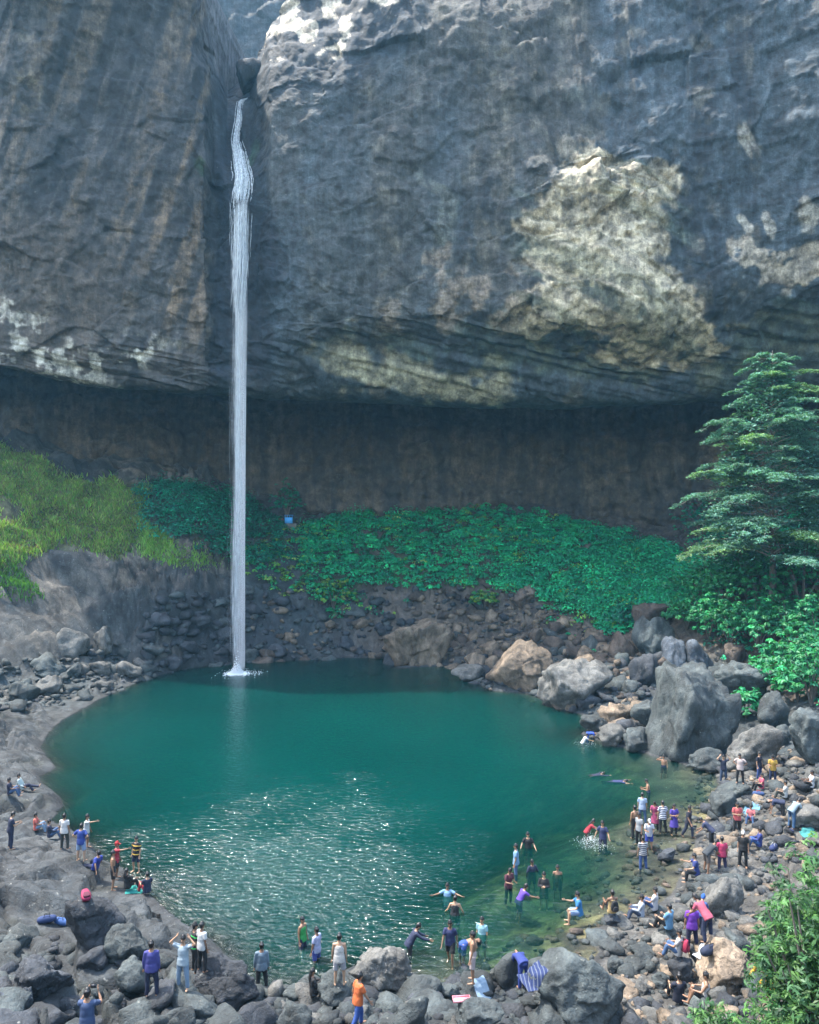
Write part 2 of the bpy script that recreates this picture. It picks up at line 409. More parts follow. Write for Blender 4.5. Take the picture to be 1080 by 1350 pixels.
# px, py (feet, seat or waterline), pose, turn (0 = back to the camera, 180 = facing it, 90 = to the left, -90 = to the right), top, bottom, hair, height, sink (m under water), label
# top: None or ('tee'|'long'|'tank'|'dress', colour[, stripe]); bottom: None or ('pants'|'shorts', colour)
T, L_, K, D_ = 'tee', 'long', 'tank', 'dress'
P_, S_ = 'pants', 'shorts'
PEOPLE = [
 # left shore
 (30, 1043, 'lean', -80, (L_, (.55, .66, .64)), (P_, NAVY), 'short', 1.7, 0, "person in a pale mint shirt lounging on the rock ledge, leaning back on one arm"),
 (13, 1053, 'sit', -70, (T, NAVY), (P_, JEAN), 'short', 1.65, 0, "person in a navy top and light jeans crouched low behind the lounger in mint"),
 (14, 1122, 'phone', -50, (T, NAVY), (P_, NAVY), 'short', 1.72, 0, "person all in navy standing alone with head bowed at the left end of the ledge"),
 (48, 1100, 'sit', -75, (T, CORAL), (P_, (.25, .36, .5)), 'short', 1.62, 0, "person in a coral top and pale jeans sitting on the left ledge"),
 (66, 1107, 'sit', -60, (L_, NAVY), (P_, JEAN), 'short', 1.65, 0, "person in dark navy sitting on the ledge in front of the one in coral"),
 (85, 1122, 'stand', -5, (T, (.74, .72, .68)), (P_, OLIVE), 'short', 1.72, 0, "person in a white t-shirt and dark olive trousers seen from behind on the left ledge"),
 (107, 1136, 'hips', -8, (T, (.03, .07, .33)), (S_, (.30, .42, .62)), 'short', 1.72, 0, "person in a royal blue t-shirt and sky blue shorts seen from behind"),
 (114, 1118, 'point', -85, (T, (.66, .68, .68)), (S_, GREY), 'short', 1.72, 0, "person in white pointing over the water with an outstretched arm behind the blue t-shirt"),
 (126, 1150, 'lean', 60, (T, (.03, .06, .36)), (P_, NAVY), 'short', 1.68, 0, "person in a bright blue shirt reclining on the rock beside the bare-chested man"),
 (149, 1173, 'stand', -75, None, (S_, BLK), 'short', 1.74, 0, "bare-chested man in black shorts standing upright at the left water's edge"),
 (153, 1159, 'point', -80, (T, RED), (S_, BLK), 'cap_red', 1.72, 0, "person with red cap and red shirt pointing over the water behind the bare-chested man"),
 (180, 1149, 'stand', 160, (T, BLK, YEL + (.8,)), (S_, NAVY), 'short', 1.68, 0, "person in a black shirt with yellow stripes at the left water's edge"),
 (168, 1176, 'sit', -30, (L_, BLK), (P_, BLK), 'long', 1.6, 0, "long-haired person all in black sitting by the teal towel"),
 (194, 1181, 'sit', 40, (T, NAVY), (P_, RED), 'short', 1.62, 0, "person in a navy top and crimson trousers sitting at the tip of the left ledge"),
 (198, 1318, 'stand', 5, (L_, (.07, .07, .30)), (P_, NAVY), 'short', 1.74, 0, "person in a violet blue jacket and navy trousers standing among the left boulders"),
 (240, 1307, 'head', 170, (T, (.42, .52, .58)), (P_, (.26, .38, .52)), 'short', 1.70, 0, "person in pale blue with both hands raised to the head beside the dark-faced boulder"),
 (257, 1282, 'stand', -60, (T, BLK, GREEN + (.8,)), (P_, BLK), 'cap_black', 1.72, 0, "person in a black shirt with green flashes and a black cap behind the dark-faced boulder"),
 (265, 1290, 'stand', -40, (T, (.72, .72, .70)), (P_, BLK), 'short', 1.62, 0, "shorter person in a white shirt half hidden behind the dark-faced boulder"),
 (115, 1392, 'photo', 0, (T, (.05, .09, .20)), (P_, NAVY), 'short', 1.74, 0, "person in a slate blue shirt raising a camera at the bottom left edge"),
 # near shore
 (345, 1307, 'stand', 10, (L_, (.17, .24, .30)), (P_, BLK), 'short', 1.72, 0, "person in a slate grey shirt at the near waterline right of the dark-faced boulder"),
 (398, 1251, 'stand', -120, (K, GREEN), (S_, NAVY), 'short', 1.72, .55, "person in a bright green tank top wading thigh-deep in the glitter"),
 (417, 1269, 'stand', 60, (T, LILAC), (S_, (.04, .06, .30)), 'short', 1.70, .45, "person in a lavender white shirt and blue shorts wading by the near rocks"),
 (447, 1304, 'stand', 0, (K, (.72, .68, .62)), (S_, (.45, .44, .46)), 'short', 1.72, 0, "person in a cream tank top seen from behind on the near rocks"),
 (413, 1326, 'sit', -70, (L_, BLK), (P_, BLK), 'long', 1.62, 0, "long-haired person in black hunched between the near rocks"),
 (472, 1356, 'walk', -60, (T, ORANGE), (P_, BLUE), 'short', 1.70, 0, "person in an orange vest and blue trousers at the bottom edge"),
 (540, 1259, 'reach', -80, (L_, (.02, .03, .08)), (P_, BLK), 'short', 1.75, .55, "person in a dark navy long-sleeved suit stooping over the water"),
 (594, 1272, 'walk', 165, (T, (.025, .035, .12)), (S_, BLK), 'short', 1.74, .12, "person in a navy t-shirt and shorts stepping out of the water barelegged"),
 (611, 1252, 'bend', -70, None, (S_, BLUE), 'short', 1.70, .75, "bare-backed person bending over in the water behind the navy t-shirt"),
 (624, 1301, 'stand', 80, None, (S_, (.62, .50, .48)), 'short', 1.76, 0, "bare-chested man in pale pink shorts stepping onto the near rocks"),
 (636, 1233, 'stand', 150, (T, (.30, .55, .62)), (S_, NAVY), 'short', 1.70, 1.05, "person in a pale aqua shirt chest-deep near the bottom shore"),
 (590, 1183, 'wide', 175, (T, LBLUE), (S_, NAVY), 'short', 1.7, 1.18, "person in a light blue shirt floating with both arms spread wide"),
 (600, 1208, 'wide_low', -5, (K, BLK), (S_, BLK), 'short', 1.72, .95, "person in a black tank top waist-deep, seen from behind in the glitter"),
 (690, 1304, 'bend', 15, (L_, (.025, .05, .26)), (P_, (.03, .06, .30)), 'none', 1.72, 0, "person in a blue tracksuit doubled over beside a near boulder"),
 # in the middle of the pool's right half
 (697, 1119, 'wide_low', 170, (T, BLK), (S_, NAVY), 'short', 1.74, .95, "person in a black t-shirt hip-deep with hands on the water, topmost of the middle group"),
 (681, 1153, 'stand', 80, (T, LBLUE), (P_, JEAN), 'short', 1.72, .35, "person in a light blue shirt and jeans standing shin-deep in the middle group"),
 (671, 1174, 'phone', -150, (T, (.12, .03, .05)), (P_, BLK), 'short', 1.68, .70, "person in dark maroon stooping at the left of the middle group"),
 (685, 1187, 'reach', -70, (T, (.12, .05, .40)), (S_, NAVY), 'short', 1.70, 1.02, "person in a violet shirt leaning forward through the water"),
 (702, 1150, 'wide_low', -160, (L_, (.02, .03, .07)), (S_, NAVY), 'short', 1.66, 1.12, "person in dark blue up to the chest just right of the jeans wearer"),
 (718, 1170, 'crossed', 165, (L_, BLK), (S_, BLK), 'short', 1.70, 1.08, "person in black chest-deep with folded arms below the middle group"),
 (736, 1154, 'stand', 170, None, (S_, NAVY), 'short', 1.68, 1.28, "bare-shouldered bather up to the neck, rightmost of the middle group"),
 (775, 1098, 'reach', -95, (T, RED), (S_, BLK), 'long', 1.62, .85, "person in red splashing water towards the one in navy"),
 (796, 1114, 'wide_low', 150, (T, (.03, .04, .12)), (P_, NAVY), 'short', 1.74, .55, "person in navy standing thigh-deep amid the splash"),
 (784, 1023, 'swim', -70, (L_, (.02, .025, .06)), (S_, BLK), 'short', 1.7, .16, "swimmer in a dark top stretched out face down, the farther of two"),
 (812, 1031, 'swim', -95, (T, (.03, .04, .14)), (P_, NAVY), 'short', 1.7, .16, "swimmer in navy stretched out face down, the nearer of two"),
 (856, 1045, 'phone', 80, None, (S_, NAVY), 'short', 1.72, .95, "bare-chested bather waist-deep facing left beyond the standing crowd"),
 (876, 1012, 'salute', 160, None, (S_, NAVY), 'short', 1.74, .95, "bare-chested bather shading the eyes under the giant boulder"),
 (776, 974, 'bend', -95, (T, (.03, .10, .50)), (P_, BLUE), 'short', 1.55, .45, "child in bright blue climbing onto the far rocks"),
 (769, 980, 'reach', -80, (T, (.60, .62, .64)), (S_, BLK), 'short', 1.55, .80, "child in white in the water behind the climber in blue"),
 # crowd in the shallows
 (838, 1104, 'stand', 20, None, (P_, BLK), 'short', 1.74, .12, "bare-backed man in black trousers at the left of the wading crowd"),
 (848, 1084, 'stand', -20, (T, (.40, .50, .66)), (P_, JEAN), 'short', 1.70, .12, "person in a pale blue shirt and jeans at the back of the wading crowd"),
 (865, 1094, 'phone', 150, (D_, (.40, .06, .16)), (P_, BLK), 'long', 1.62, .10, "person in a deep pink tunic beside the striped shirt"),
 (875, 1098, 'stand', 0, (T, (.03, .03, .08), (.55, .55, .58)), (P_, BLK), 'short', 1.76, .10, "person in a navy and white striped shirt with black trousers, the farther striped one"),
 (890, 1100, 'crossed', -170, (D_, (.10, .06, .40)), (P_, BLK), 'long', 1.64, .08, "long-haired person in a violet top with folded arms in the shallows"),
 (909, 1104, 'walk', -140, (T, (.03, .03, .05)), (P_, (.03, .04, .08)), 'short', 1.70, .08, "person in black striding barefoot through the last of the shallows"),
 (857, 1120, 'phone', 175, (T, (.66, .66, .72)), (S_, (.03, .06, .36)), 'cap_white', 1.66, .12, "person in white with a white cap and bright blue shorts amid the wading crowd"),
 (844, 1113, 'stand', 120, (T, (.34, .36, .38)), (P_, BLK), 'short', 1.68, .12, "person in a grey shirt pressed behind the one with the white cap"),
 (849, 1146, 'stand', 5, (T, (.62, .62, .62), (.02, .02, .04)), (P_, (.04, .09, .26)), 'short', 1.66, .15, "person in a black and white striped t-shirt with jeans, the nearer striped one"),
 # right shore
 (932, 1150, 'bend_s', -75, (T, (.04, .05, .06)), (S_, (.12, .10, .09)), 'short', 1.72, 0, "person in a charcoal t-shirt stooping towards the one in crimson"),
 (918, 1163, 'sitrock', 75, (T, (.03, .05, .22)), (P_, BLK), 'short', 1.70, 0, "person in a navy t-shirt sitting on a rock with one arm held out"),
 (952, 1150, 'stand', -10, (T, (.58, .04, .13)), (P_, (.03, .025, .08)), 'short', 1.66, 0, "person in a crimson t-shirt and dark trousers seen from behind on the gravel"),
 (938, 1118, 'bend_s', 60, (T, (.03, .04, .10)), (P_, BLK), 'short', 1.68, 0, "person in dark blue bending down between the crowd and the shore"),
 (980, 1145, 'stand', 150, (T, BLK), (P_, BLK), 'cap_white', 1.70, 0, "person in black with a white cap standing on the gravel"),
 (1001, 1119, 'sit', 70, (L_, (.03, .05, .24)), (P_, (.05, .13, .36)), 'short', 1.68, 0, "person in a blue jacket and jeans sitting beside the striped bag"),
 (972, 1100, 'crossed', 175, (T, (.68, .13, .13)), (P_, BLK), 'short', 1.70, 0, "person in a salmon red t-shirt with folded arms facing the camera"),
 (990, 1085, 'sit', 150, (T, (.60, .17, .18)), (P_, JEAN), 'short', 1.50, 0, "child in rose pink sitting under the blue towel"),
 (954, 1031, 'head', 180, (T, (.02, .025, .06)), (P_, (.04, .07, .14)), 'short', 1.72, 0, "person in dark navy with hands behind the head before the pale boulder"),
 (977, 1034, 'hips', 150, (T, (.62, .50, .46)), (P_, BLK), 'short', 1.72, 0, "person in a beige shirt and black trousers before the pale boulder"),
 (1001, 1029, 'stand', -150, (T, (.02, .02, .04)), (P_, (.03, .07, .24)), 'short', 1.72, 0, "person in a black shirt and blue jeans right of the beige shirt"),
 (1019, 1035, 'phone', 160, (T, YEL), (P_, (.02, .03, .09)), 'short', 1.72, 0, "person in a mustard yellow shirt on the right shore"),
 (1004, 1044, 'sit', 90, (T, (.55, .10, .16)), (P_, BLK), 'short', 1.58, 0, "person in raspberry pink sitting with stretched arms below the yellow shirt"),
 (1035, 1055, 'sit', 60, (T, (.66, .66, .62)), (P_, OLIVE), 'short', 1.66, 0, "person in a white shirt sitting among the stones of the upper right shore"),
 (1044, 1094, 'bend_s', -70, (T, (.30, .40, .46)), (P_, (.05, .13, .26)), 'short', 1.72, 0, "person in a dusty blue shirt and jeans stooping over bags"),
 (1031, 1080, 'bend', 70, (T, (.02, .03, .08)), (P_, BLK), 'short', 1.68, 0, "person in black doubled over a bag on the upper right shore"),
 (1070, 1044, 'sit', 80, (T, (.66, .67, .70)), (P_, BLK), 'short', 1.72, 0, "person in a white t-shirt sitting at the right edge of the shore"),
 # lower right shore
 (764, 1218, 'sitrock', 85, (T, (.03, .22, .50)), (S_, (.22, .32, .50)), 'short', 1.72, 0, "person in a bright azure t-shirt sitting on a rock at the water"),
 (808, 1217, 'sit', 10, (K, (.66, .46, .20)), (S_, BLK), 'short', 1.70, 0, "person in a yellow tank top sitting with back turned and a black backpack on"),
 (845, 1214, 'sit', 75, (L_, (.52, .57, .66)), (P_, (.06, .09, .16)), 'short', 1.70, 0, "person in a pale long-sleeved shirt sitting, second from the azure t-shirt"),
 (864, 1208, 'sit', 60, (T, (.68, .66, .68)), (P_, (.05, .10, .24)), 'short', 1.68, 0, "person in a white t-shirt sitting close behind the pale long-sleeved one"),
 (883, 1233, 'sit', 40, (T, (.16, .36, .56)), (P_, BLK), 'short', 1.72, 0, "person in a steel blue t-shirt sitting on the stones beside the purple shirt"),
 (914, 1256, 'stand', -5, (T, (.20, .04, .46)), (P_, (.02, .02, .07)), 'short', 1.72, 0, "person in a vivid purple t-shirt standing with back turned"),
 (921, 1235, 'bend_s', -40, (T, (.04, .10, .30)), (P_, NAVY), 'cap_blue', 1.70, 0, "person with a blue cap stooping behind the purple shirt"),
 (896, 1266, 'sit', 60, (T, (.60, .58, .56)), (P_, (.08, .16, .32)), 'short', 1.66, 0, "person in white and jeans sitting with a crimson backpack on"),
 (934, 1243, 'bend_s', 30, (T, (.50, .10, .16)), (P_, (.02, .03, .08)), 'short', 1.66, 0, "person in pink with dark trousers doubled over right of the purple shirt"),
 (895, 1326, 'sit', 0, (T, (.02, .025, .05)), (P_, BLK), 'short', 1.76, 0, "person in a black t-shirt sitting with back turned behind the bottom shrub"),
 (931, 1307, 'sit', 70, (K, (.70, .66, .62)), (S_, BLK), 'short', 1.68, 0, "person in a white tank top sitting against the broad tan boulder"),
 (1018, 1322, 'bend_s', 110, (L_, (.66, .36, .03)), (P_, (.60, .33, .03)), 'short', 1.64, 0, "person in saffron yellow clothes stooping among the right bushes"),
]

# ------------------------------------------------------------------ the ground: one height field from shoreline, pool depths and slopes
SHORE_PX = [(345, 872), (430, 868), (510, 868), (525, 881), (600, 878), (645, 910), (700, 915), (740, 936), (790, 948), (765, 968), (800, 982), (835, 988),
            (870, 1000), (905, 1010), (938, 1012), (948, 1035), (940, 1070), (920, 1095), (915, 1120), (900, 1150), (885, 1180), (855, 1200), (815, 1210),
            (775, 1228), (790, 1255), (770, 1278), (725, 1278), (650, 1296), (605, 1302), (560, 1302), (538, 1276), (480, 1268), (440, 1285), (415, 1300), (385, 1306),
            (345, 1303), (330, 1285), (305, 1265), (280, 1240), (245, 1218), (222, 1199), (200, 1180), (178, 1160), (160, 1142), (133, 1133), (120, 1112), (93, 1092),
            (68, 1082), (84, 1064), (80, 1052), (58, 1040), (53, 1024), (76, 1011), (54, 985), (72, 958), (110, 934), (165, 906), (200, 893), (240, 882), (300, 874)]
SHORE = np.array([G(a, b)[:2] for a, b in SHORE_PX])
CEN = SHORE.mean(0)
ctl = [(x, y, 0.0) for x, y in SHORE]
area = sum(SHORE[i - 1][0] * SHORE[i][1] - SHORE[i][0] * SHORE[i - 1][1] for i in range(len(SHORE)))
for i in range(0, len(SHORE), 2):
    t = SHORE[(i + 1) % len(SHORE)] - SHORE[i - 1]
    nrm_ = np.array([t[1], -t[0]]) / (np.hypot(*t) + 1e-9) * (1 if area > 0 else -1)   # outwards
    px, py = SHORE_PX[i]
    shallow = px > 540 and py > 990
    ins = SHORE[i] - nrm_ * 3.0
    if in_poly(np.array([ins[0]]), np.array([ins[1]]), SHORE)[0]:
        ctl.append((ins[0], ins[1], -0.45 if shallow else -2.6))
for px, py, z in [(400, 1000, -7), (500, 940, -7), (300, 930, -6), (600, 1000, -6), (350, 1100, -6), (500, 1100, -5), (640, 1080, -3.6), (700, 1010, -4), (250, 1000, -6),
                  (430, 1200, -2.6), (520, 1200, -2.0), (300, 1180, -3.5), (780, 1050, -2.2), (740, 1130, -1.2), (650, 1140, -1.3), (640, 1160, -.9), (650, 1220, -1.2), (720, 1200, -1.1), (780, 1160, -.9),
                  (820, 1130, -.5), (860, 1160, -.35), (880, 1120, -.25), (900, 1050, -.55), (880, 1075, -.3), (930, 1040, -.4), (700, 1255, -1.0), (600, 1230, -1.2), (570, 1275, -.6), (500, 1255, -1.3), (400, 1260, -.9),
                  (150, 1000, -4), (120, 1060, -3), (700, 940, -4)]:
    g = G(px, py)
    ctl.append((g[0], g[1], z))
for P in PEOPLE:
    if P[8] > 0 and P[2] != 'swim':
        g = G(P[0], P[1])
        ctl.append((g[0], g[1] + .15, -P[8]))
for px, py, d in [(0, 935, 68), (25, 880, 80), (-60, 900, 74), (50, 800, 84), (50, 740, 88), (50, 700, 91), (50, 630, 97), (0, 605, 98), (-60, 700, 86), (-60, 600, 95), (-150, 600, 90), (-150, 800, 78),
                  (150, 760, 90), (150, 720, 93), (205, 705, 97), (120, 640, 102), (150, 850, 88), (250, 705, 99), (250, 650, 105), (250, 780, 95), (245, 850, 93), (310, 800, 99), (320, 690, 108),
                  (400, 800, 103), (400, 692, 112), (400, 750, 107), (480, 685, 114), (600, 675, 115), (600, 760, 107), (600, 820, 102), (560, 855, 97), (700, 680, 115), (750, 695, 113), (750, 760, 104), (750, 830, 96),
                  (690, 880, 89), (800, 880, 85), (870, 725, 107), (870, 780, 98), (870, 850, 87), (900, 905, 77), (950, 735, 100), (1000, 735, 93), (1000, 800, 85), (1060, 850, 76), (960, 930, 68),
                  (1060, 950, 61), (1000, 1000, 56), (1060, 1050, 45), (1000, 1060, 46), (1000, 1100, 41.2), (970, 1130, 38.8), (1070, 1150, 36), (960, 1200, 33.4), (1000, 1290, 27.8), (1080, 1240, 29), (900, 1300, 28), (830, 1290, 28.8), (750, 1340, 26.2),
                  (650, 1335, 26.6), (580, 1335, 26.5), (500, 1330, 26.2), (350, 1345, 25.8), (250, 1300, 27.2), (200, 1310, 27), (100, 1300, 26.5), (0, 1300, 25.5), (30, 1200, 32), (0, 1100, 41), (40, 1060, 45.5), (100, 1200, 33.2), (150, 1200, 33.4), (-60, 1000, 52),
                  (-80, 1200, 31)]:
    p = W(px, py, d)
    ctl.append((p[0], p[1], p[2]))
for x, y, z in [(0, 20.5, 2.9), (-9, 20.5, 3.2), (8, 20.5, 3.1), (-7, 17, 4.8), (0, 15.5, 5.3), (7, 16.5, 4.8), (0, 10, 8.3), (-12, 10, 8.2), (12, 10, 8.4), (0, 0, 14.8), (-30, 0, 15), (30, 0, 15), (0, -30, 20), (-50, -30, 20), (50, -30, 20),
                (-40, 30, 12), (-60, 60, 24), (-80, 90, 34), (34, 30, 10), (50, 60, 18), (70, 90, 26), (-70, 125, 34), (70, 125, 26), (0, 128, 22), (-30, 125, 26), (30, 125, 20), (-22, 30, 3.5), (22, 25, 3.5)]:
    ctl.append((x, y, z))
ctl = np.array(ctl)
# merge control points that nearly coincide
keep = []
for c in ctl[::-1]:
    if all(np.hypot(c[0] - k[0], c[1] - k[1]) > 0.45 for k in keep):
        keep.append(c)
ctl = np.array(keep)

def _tps(r2):
    return 0.5 * r2 * np.log(r2 + 1e-9)
_n = len(ctl)
_A = np.zeros((_n + 3, _n + 3))
_A[:_n, :_n] = _tps((ctl[:, None, 0] - ctl[None, :, 0]) ** 2 + (ctl[:, None, 1] - ctl[None, :, 1]) ** 2) + np.eye(_n) * 0.5
_A[:_n, _n] = 1; _A[:_n, _n + 1:] = ctl[:, :2]
_A[_n, :_n] = 1; _A[_n + 1:, :_n] = ctl[:, :2].T
_w = np.linalg.solve(_A, np.concatenate([ctl[:, 2], np.zeros(3)]))
def tps(x, y):
    s = np.shape(x)
    x, y = np.ravel(x), np.ravel(y)
    out = np.empty(len(x))
    for i in range(0, len(x), 20000):
        xs, ys = x[i:i + 20000], y[i:i + 20000]
        out[i:i + 20000] = _tps((xs[:, None] - ctl[:, 0]) ** 2 + (ys[:, None] - ctl[:, 1]) ** 2) @ _w[:_n] + _w[_n] + _w[_n + 1] * xs + _w[_n + 2] * ys
    return out.reshape(s)

xs = np.concatenate([np.linspace(-90, -34, 50, endpoint=False), np.linspace(-34, -13, 110, endpoint=False), np.linspace(-13, 16, 230, endpoint=False), np.linspace(16, 38, 110, endpoint=False), np.linspace(38, 90, 45)])
ys = np.concatenate([np.linspace(-40, 14, 30, endpoint=False), np.linspace(14, 24, 50, endpoint=False), np.linspace(24, 48, 230, endpoint=False), np.linspace(48, 130, 300)])
TX, TY = np.meshgrid(xs, ys)
TZ = tps(TX, TY)
inside = in_poly(TX, TY, SHORE)
sd = poly_dist(TX, TY, SHORE)
TPX, TPY = proj(TX, TY, TZ)

VEG_A = [(183, 648), (215, 640), (260, 645), (330, 660), (366, 688), (384, 735), (340, 748), (300, 742), (250, 722), (205, 705), (185, 690)]
VEG_B = [(392, 700), (425, 685), (480, 678), (560, 676), (650, 672), (690, 678), (760, 690), (850, 712), (920, 735), (945, 765), (935, 800), (880, 800), (862, 798), (835, 828), (800, 835), (765, 815), (700, 785),
         (640, 770), (560, 775), (480, 768), (458, 800), (443, 812), (425, 785), (396, 762)]
GRASS = [(-90, 560), (40, 600), (110, 640), (165, 632), (195, 640), (188, 690), (205, 706), (222, 722), (205, 732), (185, 722), (150, 735), (85, 712), (30, 742), (-90, 780)]
RIGHT_UNDER = [(900, 690), (1180, 640), (1180, 960), (1090, 930), (1040, 920), (985, 880), (940, 850), (905, 815), (925, 740)]

P3 = np.stack([TX, TY, TZ], -1)
slab = sstep(450, 300, TPX) * sstep(870, 940, TPY)          # smooth bedrock of the left and near-left shore
slope_l = sstep(340, 260, TPX) * sstep(900, 860, TPY)        # big slab below the grass
cov = np.maximum.reduce([in_poly(TPX, TPY, q).astype(float) for q in (VEG_A, VEG_B, GRASS, RIGHT_UNDER)])
land = np.where(inside, np.clip(1 - sd / 2.0, 0.25, 1), np.clip(sd / 1.2, 0.15, 1))
f1, f2, cid = worley(P3 * np.array([.30, .30, .6]) + fbm(P3 * .25, 3, 31)[..., None] * .5, 40)
led = facet(P3 * np.array([.16, .16, .4]) + fbm(P3 * .2, 2, 36)[..., None] * .25, 140, 1.1, 1.5) + .45 * facet(P3 * np.array([.5, .5, .9]), 150, .9, 1.5)
g1, g2, gid = worley(P3 * .85 + fbm(P3 * .5, 2, 33)[..., None] * .4, 50)
disp = (fbm(P3 * .16, 3, 3) * .35 * (TY > 24) + fbm(P3 * .7, 4, 5) * .16 + (cid - .5) * .55 * sstep(0, .14, f2 - f1) + (gid - .5) * .26 * sstep(0, .15, g2 - g1)
        - .30 * (1 - sstep(0, .07, f2 - f1)))
disp += slab * led * .85 + slope_l * led * 1.1
disp += slope_l * (fbm(P3 * np.array([.12, .12, .3]), 4, 61) * 1.0 + (cid - .5) * .7)
disp *= np.where(slab > .5, .8, 1.0) * (1 - .6 * cov)
behind = sstep(16, 24, TY)
TZ = TZ + disp * land * behind
sh_ = sstep(480, 620, TPX) * sstep(985, 1030, TPY)
TZ = np.where(inside, np.minimum(TZ, -0.04 - (.10 * sh_ + .9 * (1 - sh_)) * np.minimum(sd, 2)), np.maximum(TZ, 0.03 + .05 * np.minimum(sd, 4)))
# colours of the ground, plus a shadow painted in below the fall
def mixc(c, new, m):
    return c + (np.array(new) - c) * m[..., None]
tc = np.zeros(TX.shape + (3,)) + np.array([.031, .041, .044])
n0 = fbm(P3 * .22, 4, 71)
n1 = fbm(P3 * 1.1, 4, 72)
tc = mixc(tc, (.064, .064, .062), sstep(-.1, .7, n0) * .8)
rub = sstep(700, 800, TPX) * sstep(1000, 1050, TPY)
tc = mixc(tc, (.105, .095, .08), rub * .75)
tc = mixc(tc, (.046, .051, .054), sstep(300, 200, TPX) * sstep(890, 960, TPY) * .7)
tc = mixc(tc, (.125, .108, .088), slope_l * sstep(.5, -.5, n0) * .9)
tc = mixc(tc, (.12, .088, .062), sstep(420, 520, TPX) * sstep(880, 850, TPY) * .7)
tc = mixc(tc, (.20, .15, .11), slope_l * sstep(790, 760, TPY) * sstep(110, 160, TPX) * sstep(-.4, .3, n1) * .75)
wet = np.exp(-(((TPX - 300) / 75) ** 2 + ((TPY - 845) / 50) ** 2) * .9)  # dark patch: wet rock plus the shadow painted in at the fall's foot
tc = mixc(tc, (.022, .028, .034), np.clip(wet * 1.5 + n0 * .25, 0, 1))
tc = mixc(tc, (.035, .05, .02), cov * sstep(-.5, .3, n1) * .9)
tc = mixc(tc, (.10, .10, .035), in_poly(TPX, TPY, GRASS) * .7)
tc = mixc(tc, (.07, .045, .03), in_poly(TPX, TPY, RIGHT_UNDER) * .9)
tc = mixc(tc, (.06, .06, .055), (TPY < 680).astype(float) * sstep(220, 300, TPX) * .8)
# damp, algae-dark puddle beds in the cracks of the left slab
pud = slab * sstep(.12, .02, f2 - f1) * sstep(0, .5, fbm(P3 * .35, 3, 77))
tc = mixc(tc, (.03, .035, .022), pud * .85)
tc = mixc(tc, (.012, .015, .017), np.maximum(slab, slope_l) * np.maximum(sstep(.07, .01, f2 - f1), .6 * sstep(.06, .01, g2 - g1)))
tc = mixc(tc, (.030, .033, .036), (~inside) * sstep(.9, .1, sd) * .75)                 # damp rim along the water
bed = mixc(mixc(np.zeros(TX.shape + (3,)) + np.array([.075, .07, .045]), (.17, .145, .07), sstep(-.2, .6, n0)), (.035, .032, .024), sstep(.05, .5, n1))
bed = mixc(bed, (.02, .024, .022), 1 - sh_)
tc = np.where(inside[..., None], bed, tc)
MAT_GROUND = rock_material("ground_rock", (0, 0, 0), (1, 1, 1), 1.0, .45, attr=True)
ground = link("ground", mesh_np("ground", np.stack([TX, TY, TZ], -1), grid_faces(*TX.shape), MAT_GROUND, True, tc))
tag(ground, kind='structure')

def terr(x, y):
    """height of the finished ground"""
    x = np.asarray(x, float); y = np.asarray(y, float)
    i = np.clip(np.searchsorted(xs, x) - 1, 0, len(xs) - 2)
    j = np.clip(np.searchsorted(ys, y) - 1, 0, len(ys) - 2)
    u = np.clip((x - xs[i]) / (xs[i + 1] - xs[i]), 0, 1)
    v = np.clip((y - ys[j]) / (ys[j + 1] - ys[j]), 0, 1)
    return (TZ[j, i] * (1 - u) + TZ[j, i + 1] * u) * (1 - v) + (TZ[j + 1, i] * (1 - u) + TZ[j + 1, i + 1] * u) * v

_dd = np.geomspace(12, 128, 700)
def hit(px, py):
    """where the line of sight through a photo pixel meets ground or water"""
    pts_x = (px - CX) / F * _dd
    z = CAMZ + (HY - py) / F * _dd
    g = np.maximum(terr(pts_x, _dd), 0.0)
    below = np.nonzero(z <= g)[0]
    k = below[0] if len(below) else len(_dd) - 1
    return np.array([pts_x[k], _dd[k], g[k]])

